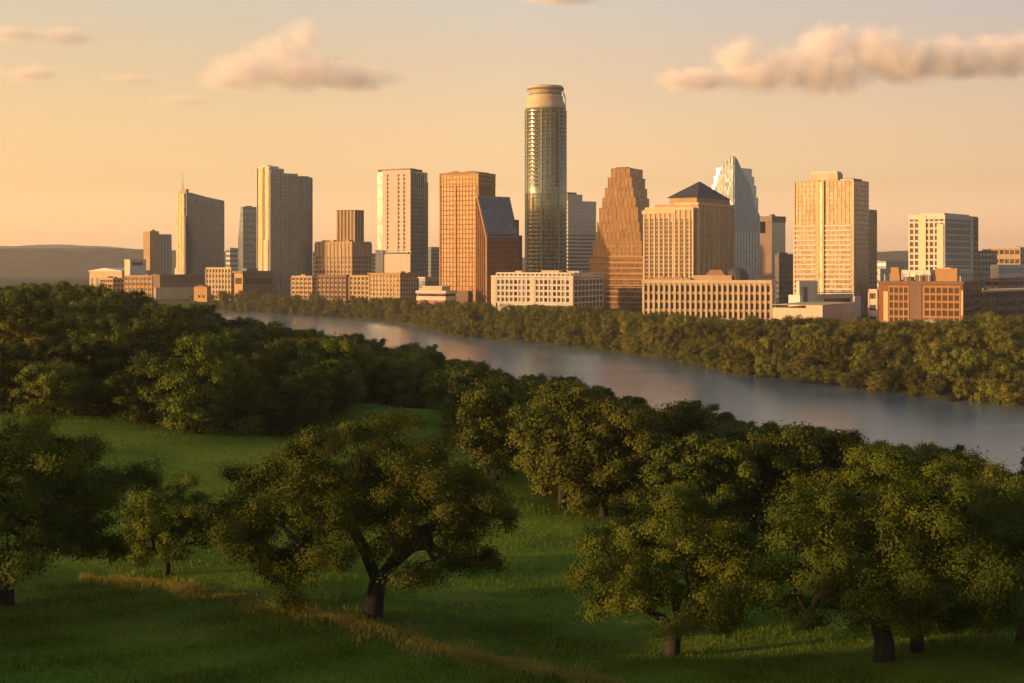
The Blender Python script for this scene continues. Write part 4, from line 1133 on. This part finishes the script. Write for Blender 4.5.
G = 'old oaks standing on the meadow'
oaks = [  # px, d, H, spread, label, seed, extra
    (372, 85.5, 12.1, 8.3, 'biggest meadow oak with a wide spreading crown and stout dark trunk', 11, dict(trunk_h=2.1, n_clump=98, n_leaf=1750, r0=.55, lean=.5, clump_r=1.45)),
    (672, 82.5, 10.1, 5.9, 'round meadow oak standing alone between the biggest oak and the two trunked pair', 23, dict(trunk_h=1.7, n_clump=68, n_leaf=1600, r0=.40, lean=-.6, clump_r=1.28)),
    (884, 78.5, 12.0, 7.0, 'tall golden lit meadow oak, front tree of the pair on the right', 37, dict(trunk_h=2.3, n_clump=90, n_leaf=1700, r0=.52, lean=.4, clump_r=1.36)),
    (917, 81.0, 10.0, 6.0, 'darker meadow oak right behind the golden one of the pair on the right', 41, dict(trunk_h=2.0, n_clump=62, n_leaf=1500, r0=.36, lean=.4, clump_r=1.35)),
    (4, 85.0, 11.3, 8.3, 'dark meadow oak cut by the left edge, with drooping low branches', 53, dict(trunk_h=1.9, n_clump=96, n_leaf=1700, r0=.50, lean=.3, clump_r=1.45)),
    (166, 100.0, 7.3, 3.0, 'smallest meadow oak, a slim young tree beside the dark oak at the edge', 67, dict(trunk_h=1.5, n_clump=38, n_leaf=1200, r0=.22, lean=.2, clump_r=1.05)),
    (-262, 80.0, 12.5, 8.2, 'large unseen oak added outside the left edge to shade the meadow oaks', 83, dict(trunk_h=2.2, n_clump=70, n_leaf=900, r0=.5, lean=.3, clump_r=1.5)),  # added out of view to shade the left and biggest oaks
    (1022, 84.0, 10.2, 5.6, 'dark meadow oak at the right edge beside the trunked pair', 71, dict(trunk_h=1.8, n_clump=54, n_leaf=1300, r0=.38, lean=.3, clump_r=1.35)),
]
for px, d, H, S, lab, seed, ex in oaks:
    r = make_tree('oak_tree', dict(seed=seed, H=H, S=S, leaf=.074, low=.13, spread=1.12, under=.58, nrand=.28, **ex), OAK_LEAF)
    place(r, (px - 512) / F * d, d, 0)
    tag(r, lab, 'tree', G)

# woodland between meadow and river -------------------------------------------------
rng = np.random.default_rng(2024)
WPROTO = []
for i, (H, S, nc) in enumerate([(10.5, 4.9, 44), (9.5, 4.4, 38), (11, 5.2, 46), (9, 4.7, 38), (10, 4.1, 36)]):
    r = make_tree('woodland_tree', dict(seed=100 + i, H=H, S=S, trunk_h=1.8, n_clump=nc, n_leaf=700, leaf=.15, nrand=.33, r0=.34, clump_r=1.4, low=.02, sides=6, under=.18), WOOD_LEAF)
    WPROTO.append([r, H, S, False])
SKYLINE = [(-200,276),(0,281),(80,281),(100,286),(140,289),(200,296),(213,311),(233,317),(253,318),(294,329),(332,331),(376,337),(393,345),(417,339),(446,355),(471,366),(512,380),(540,371),(569,380),(610,390),(641,404),(675,400),(716,412),(745,425),(782,423),(824,421),(865,447),(890,447),(923,437),(956,447),(997,476),(1014,446),(1040,441),(1200,450)]
def skyline(px): return np.interp(px, [p for p, _ in SKYLINE], [r for _, r in SKYLINE])
# near edge of the wood: distance at which it starts, by picture column
WEDGE = [(-250,215),(-60,205),(0,184),(40,176),(100,180),(190,172),(262,178),(290,186),(322,196),(336,212),(346,262),(452,272),(476,180),(492,152),(520,140),(600,132),(650,128),(700,128),(760,130),(830,128),(900,122),(960,112),(1010,104),(1150,100)]
def wedge(px): return np.interp(px, [p for p, _ in WEDGE], [d for _, d in WEDGE])
cand = []
for _ in range(26000):
    px = rng.uniform(-70, 1110); d = math.sqrt(rng.uniform(95 ** 2, 560 ** 2))
    if d < wedge(px) + rng.uniform(0, 3): continue
    if d > near_bank(px) - 8: continue
    cand.append((px, d))
cand = sorted(cand, key=lambda q: q[1])
acc = []; pts = np.zeros((0, 2))
for px, d in cand:
    x = (px - 512) / F * d
    s = (6.6 if d < wedge(px) + 14 else 8.6) * (1 + max(0, d - 220) / 700)
    if len(pts) and np.min(np.hypot(pts[:, 0] - x, pts[:, 1] - d)) < s: continue
    pts = np.vstack([pts, [x, d]]); acc.append((px, d))
buf = np.full(1400, 2000.0)            # topmost row hidden so far, per column, to leave out trees wholly behind others
placed = 0
gz = ground(np.array([(p - 512) / F * d for p, d in acc]), np.array([d for p, d in acc]))
for (px, d), g in zip(acc, gz):
    want = rng.uniform(8.2, 13.5) if rng.random() > .25 else rng.uniform(5.5, 8)
    zmax = (HY - skyline(px) - abs(rng.normal()) * 7 + 5) / F * d
    h = min(want, zmax - g)
    if h < 3.6: continue
    k = int(rng.integers(0, len(WPROTO))); pr = WPROTO[k]
    hw = pr[2] * (h / pr[1]) ** .6 / d * F
    a, b_ = int(max(0, px - hw * .8 + 190)), int(min(1399, px + hw * .8 + 190))
    top = HY - (g + h) / d * F
    if b_ <= a: continue
    vis = buf[a:b_].mean() - top
    if vis < 2.0: continue
    c0 = int(max(0, px - hw * .7 + 190)); c1 = int(min(1399, px + hw * .7 + 190))
    buf[c0:c1] = np.minimum(buf[c0:c1], top + 0.14 * h / d * F)
    r = pr[0] if not pr[3] else copy_tree(pr[0]); pr[3] = True
    sz = h / pr[1]; sxy = sz ** .6
    x = (px - 512) / F * d
    place(r, x, d, rng.uniform(0, 6.28), sxy, sz)
    edge = d < wedge(px) + 13
    zone = ('on the upper left hill' if px < 330 else 'on the slope by the river bend' if px < 560 else 'on the lower river bank')
    lab = ('dark tree in the front row of the wood ' if edge else 'treetop inside the dense wood ') + zone
    tag(r, lab, 'tree', lab.replace('tree in', 'trees in').replace('treetop inside', 'treetops inside'))
    placed += 1
print('woodland trees', placed)
for pr in WPROTO:
    if not pr[3]:
        for ch in list(pr[0].children): bpy.data.objects.remove(ch)
        bpy.data.objects.remove(pr[0])

# trees on the far bank ---------------------------------------------------------------
BPROTO = []
for i, (H, S, nc) in enumerate([(10, 5.4, 34), (11, 5.0, 34), (9, 5.2, 30), (12, 5.6, 38), (8, 4.4, 26)]):
    r = make_tree('riverside_tree', dict(seed=300 + i, H=H, S=S, trunk_h=1.4, n_clump=nc, n_leaf=330, leaf=.25, nrand=.33, r0=.3, clump_r=1.6, low=0.0, sides=5, flat=.85), BANK_LEAF)
    BPROTO.append([r, H, S, False])
# back edge of the belt: picture row of the ground line where buildings begin
cand = []
for _ in range(30000):
    px = rng.uniform(195, 1075)
    fb = far_bank(px); d = fb + 1.5 + rng.exponential(50)
    back = np.interp(px, [200, 300, 420, 490, 600, 640, 770, 860, 880, 960, 1000, 1100], [1440, 1275, 1200, 1030, 1030, 890, 850, 790, 735, 730, 900, 880])
    if d > back: continue
    cand.append((px, d))
cand = sorted(cand, key=lambda q: q[1] - far_bank(q[0]))
acc = []; pts = np.zeros((0, 2))
for px, d in cand:
    x = (px - 512) / F * d
    s = 7.0 * (1 + max(0, d - 600) / 900)
    if len(pts) and np.min(np.hypot(pts[:, 0] - x, pts[:, 1] - d)) < s: continue
    pts = np.vstack([pts, [x, d]]); acc.append((px, d))
buf = np.full(1400, 2000.0); keep = []
gz = ground(np.array([(p - 512) / F * d for p, d in acc]), np.array([d for p, d in acc]))
od = np.argsort([d for p, d in acc])
TOPB = [(190, 292), (240, 292), (300, 292), (370, 297), (420, 301), (490, 304), (540, 306), (600, 308), (640, 312), (720, 316), (770, 316), (860, 318), (900, 322), (960, 318), (990, 306), (1024, 304), (1100, 300)]
for i in od:
    px, d = acc[i]; g = gz[i]
    want = rng.uniform(6, 14) if d > far_bank(px) + 14 else rng.uniform(3.5, 10)
    top_row = np.interp(px, [p for p, _ in TOPB], [r for _, r in TOPB]) + abs(rng.normal()) * 9 - 2
    h = min(want, (HY - top_row) / F * d - g)
    if h < 3.2: continue
    k = int(rng.integers(0, len(BPROTO))); pr = BPROTO[k]
    hw = pr[2] * (h / pr[1]) ** .5 / d * F
    a, b_ = int(max(0, px - hw * .8 + 190)), int(min(1399, px + hw * .8 + 190))
    if b_ <= a: continue
    top = HY - (g + h) / d * F
    vis = buf[a:b_].mean() - top
    if vis < 1.6: continue
    buf[a:b_] = np.minimum(buf[a:b_], top + .25 * h / d * F)
    keep.append((px, d, h, k, hw * h / d * F))
keep.sort(key=lambda q: -q[4])
print('bank trees', len(keep))
for n, (px, d, h, k, _) in enumerate(keep[:295]):
    pr = BPROTO[k]
    r = pr[0] if not pr[3] else copy_tree(pr[0]); pr[3] = True
    sz = h / pr[1]
    place(r, (px - 512) / F * d, d, rng.uniform(0, 6.28), sz ** .5, sz)
    wat = d < far_bank(px) + 16
    zone = 'below the white hotel and orange towers' if px < 640 else 'below the long tan hotel building' if px < 800 else 'near the brown brick building'
    lab = ('low sunlit tree at the far waterline ' if wat else 'bushy tree of the far bank belt ') + zone
    tag(r, lab, 'tree', lab.replace(' tree ', ' trees '))
rest = keep[295:]
if rest:                                # the smallest, far up the river, read as one green mass
    V = []; base = BPROTO[4][0].children[1]; cvs = None
    for ch in BPROTO[4][0].children:
        if ch.name.startswith('crown'):
            cvs = np.empty(len(ch.data.vertices) * 3, np.float32); ch.data.vertices.foreach_get('co', cvs); cvs = cvs.reshape(-1, 4, 3)
    for px, d, h, k, _ in rest:
        x = (px - 512) / F * d; g = float(ground(np.array([x]), np.array([d]))[0])
        q = cvs[rng.permutation(len(cvs))[:len(cvs) // 2]].reshape(-1, 3)
        a = rng.uniform(0, 6.28); s = h / 8.0
        V.append(np.stack([x + s ** .5 * (q[:, 0] * math.cos(a) - q[:, 1] * math.sin(a)), d + s ** .5 * (q[:, 0] * math.sin(a) + q[:, 1] * math.cos(a)), g + q[:, 2] * s], -1))
    V = np.vstack(V)
    o = link_mesh('treeline', V, np.arange(len(V)).reshape(-1, 4), BANK_LEAF)
    tag(o, 'far off green treeline along the bank at the upper river bend', 'treeline', kind='stuff')

# ------------------------------------------------------------------ grass
def grass_mat(name, a, b):
    return leaf_mat(name, a, b, 0.35)
def blades(name, pos, h, w, mat, label, seed):
    rg = np.random.default_rng(seed); n = len(pos)
    an = rg.uniform(0, 6.28, n); h = h * rg.uniform(.55, 1.35, n); w = w * rg.uniform(.7, 1.3, n)
    dx, dy = np.cos(an), np.sin(an)
    bend = rg.uniform(.1, .5, n) * h; ba = rg.uniform(0, 6.28, n)
    bx, by = np.cos(ba) * bend, np.sin(ba) * bend
    x, y, z = pos.T
    v = np.stack([np.stack([x - dx*w, y - dy*w, z - .03], -1), np.stack([x + dx*w, y + dy*w, z - .03], -1),
                  np.stack([x + dx*w*.6 + bx*.4, y + dy*w*.6 + by*.4, z + h*.6], -1), np.stack([x + bx, y + by, z + h], -1)], 1).reshape(-1, 3)
    o = link_mesh(name, v, np.arange(n * 4).reshape(-1, 4), mat)
    return tag(o, label, 'grass', kind='stuff')
rg = np.random.default_rng(9)
n = 360000
px = rg.uniform(-60, 1090, n); d = 58 + 215 * rg.random(n) ** 1.9
x = (px - 512) / F * d
patch = np.sin(x * .45 + 1.1) + np.sin(d * .38 + .3 * x) + .8 * np.sin(.9 * x - .7 * d)
ok = (d < wedge(px) + 4) & (rg.random(n) < .55 + .18 * patch)
x, d = x[ok], d[ok]
patch = patch[ok]
blades('meadow_grass', np.stack([x, d, ground(x, d)], -1), .20 + .07 * np.clip(patch, -1, 2), .028, grass_mat('grass_blades', (0.068, 0.115, 0.009), (0.175, 0.205, 0.022)), 'short uneven green grass covering the meadow', 1)
# the strip of tall dry grass that runs across the slope
n = 36000
px = rg.uniform(80, 625, n)
dc = np.interp(px, [p for p, _ in STRIP], [q for _, q in STRIP])
wid = np.interp(px, [45, 160, 260, 600], [.25, .6, .55, .6])
d = dc + rg.normal(size=n) * np.where(rg.random(n) < .35, 2.6, 1.0) * wid * (1 + .5 * np.sin(px * .11))
x = (px - 512) / F * d
DRY = leaf_mat('dry_grass', (0.20, 0.20, 0.035), (0.48, 0.46, 0.09), 0.4)
blades('dry_grass', np.stack([x, d, ground(x, d)], -1), .32, .019, DRY, 'strip of tall dry golden grass running across the meadow', 2)

# ------------------------------------------------------------------ clouds
def cloud(blobs, label, dens, seed, D=6500, depth=.55, wisp=1.0, nsc=1.0, grow=1.22):
    blobs = [(a, b, c * grow, d * grow) for a, b, c, d in blobs]
    W = [((px - 512) / F * D, 0.0, (HY - y) / F * D, rx / F * D, ry / F * D) for px, y, rx, ry in blobs]
    cx = sum(w[0] for w in W) / len(W); cz = sum(w[2] for w in W) / len(W)
    bm = bmesh.new()
    for x, y, z, rx, rz in W:
        q = bmesh.ops.create_icosphere(bm, subdivisions=3, radius=1.0)
        ryy = max(rx * depth, rz)
        for v in q['verts']: v.co = Vector((v.co.x * rx * 1.12 + x - cx, v.co.y * ryy * 1.12, v.co.z * rz * 1.15 + z - cz))
    me = bpy.data.meshes.new('cloud'); bm.to_mesh(me); bm.free()
    o = bpy.data.objects.new('cloud', me); COL.objects.link(o)
    o.location = (cx, D, cz)
    md = o.modifiers.new('union', 'REMESH'); md.mode = 'VOXEL'; md.voxel_size = max(6.0, min(w[4] for w in W) * .28)
    m, nt, out = new_mat('cloud_vapour')
    t = nt.nodes.new('ShaderNodeTexCoord')
    def math_(op, a, b=None, c=None):
        n = nt.nodes.new('ShaderNodeMath'); n.operation = op
        for i, v in enumerate((a, b, c)):
            if v is None: continue
            if isinstance(v, (int, float)): n.inputs[i].default_value = v
            else: nt.links.new(v, n.inputs[i])
        return n.outputs[0]
    field = None
    for x, y, z, rx, rz in W:
        ryy = max(rx * depth, rz)
        sb = nt.nodes.new('ShaderNodeVectorMath'); sb.operation = 'SUBTRACT'; sb.inputs[1].default_value = (x - cx, 0, z - cz)
        nt.links.new(t.outputs['Object'], sb.inputs[0])
        dv = nt.nodes.new('ShaderNodeVectorMath'); dv.operation = 'MULTIPLY'; dv.inputs[1].default_value = (1 / rx, 1 / ryy, 1 / rz)
        nt.links.new(sb.outputs[0], dv.inputs[0])
        ln = nt.nodes.new('ShaderNodeVectorMath'); ln.operation = 'LENGTH'; nt.links.new(dv.outputs[0], ln.inputs[0])
        f = math_('SUBTRACT', 1.0, ln.outputs['Value'])
        field = f if field is None else math_('SMOOTH_MAX', field, f, 0.25)
    nz = noise(nt, 0.011 * nsc, 7, 0.62); nz.inputs['Lacunarity'].default_value = 2.2
    k = math_('MULTIPLY', math_('SUBTRACT', nz.outputs['Fac'], 0.52), wisp)
    s = math_('ADD', math_('MULTIPLY', field, 0.75), k)
    dn = nt.nodes.new('ShaderNodeMapRange'); dn.interpolation_type = 'SMOOTHSTEP'
    dn.inputs['From Min'].default_value = 0.0; dn.inputs['From Max'].default_value = 0.95
    dn.inputs['To Max'].default_value = dens
    nt.links.new(s, dn.inputs['Value'])
    pv = nt.nodes.new('ShaderNodeVolumePrincipled')
    pv.inputs['Color'].default_value = (0.94, 0.94, 0.95, 1); pv.inputs['Anisotropy'].default_value = 0.0
    nt.links.new(dn.outputs[0], pv.inputs['Density'])
    nt.links.new(pv.outputs[0], out.inputs['Volume'])
    me.materials.append(m)
    tag(o, label, 'cloud', 'clouds in the evening sky')
cloud([(303, 36, 24, 17), (282, 55, 38, 22), (248, 72, 46, 20), (308, 74, 58, 18), (352, 79, 46, 13), (222, 82, 28, 12), (340, 58, 12, 6)], 'peach heaped cloud with a small tower, above the left grey towers', 0.023, 1)
cloud([(738, 58, 26, 20), (696, 80, 44, 13), (762, 74, 48, 21), (795, 66, 36, 20), (828, 46, 34, 22), (822, 70, 54, 24), (872, 48, 44, 24), (903, 62, 62, 22), (952, 58, 54, 22), (1003, 56, 50, 22), (1055, 56, 46, 24)], 'broad pink and mauve cloud bank reaching the right edge of the sky', 0.034, 2)
cloud([(62, 37, 36, 10), (12, 34, 34, 9)], 'thin pink cloud wisp highest at the left edge of the sky', 0.018, 3, nsc=1.6)
cloud([(30, 74, 32, 9)], 'small flat pink cloud low at the left edge of the sky', 0.018, 4, nsc=1.6)
cloud([(128, 80, 36, 6)], 'faint thin cloud streak left of the peach heaped cloud', 0.012, 5, nsc=1.8)
cloud([(180, 101, 34, 8)], 'faint cloud puff just under the left end of the peach heaped cloud', 0.012, 6, nsc=1.8)
cloud([(562, -2, 44, 8)], 'pink cloud cut by the top edge of the sky above the tallest tower', 0.022, 7, nsc=1.4)
cloud([(478, 151, 30, 7)], 'very faint cloud streak close left of the tallest tower', 0.005, 8, nsc=1.8)

# ------------------------------------------------------------------ evening haze
def haze():
    m = MB(); m.box(-14500, 14500, -14400, 14500, -75, 186)
    mt, nt, out = new_mat('evening_haze')
    pv = nt.nodes.new('ShaderNodeVolumePrincipled')
    pv.inputs['Color'].default_value = (0.93, 0.90, 0.88, 1)
    pv.inputs['Density'].default_value = HAZE
    pv.inputs['Anisotropy'].default_value = 0.15
    nt.links.new(pv.outputs[0], out.inputs['Volume'])
    o = m.build('haze', mt)
    tag(o, 'thin warm evening haze over river and city', kind='stuff')
HAZE = 5.5e-5
haze()
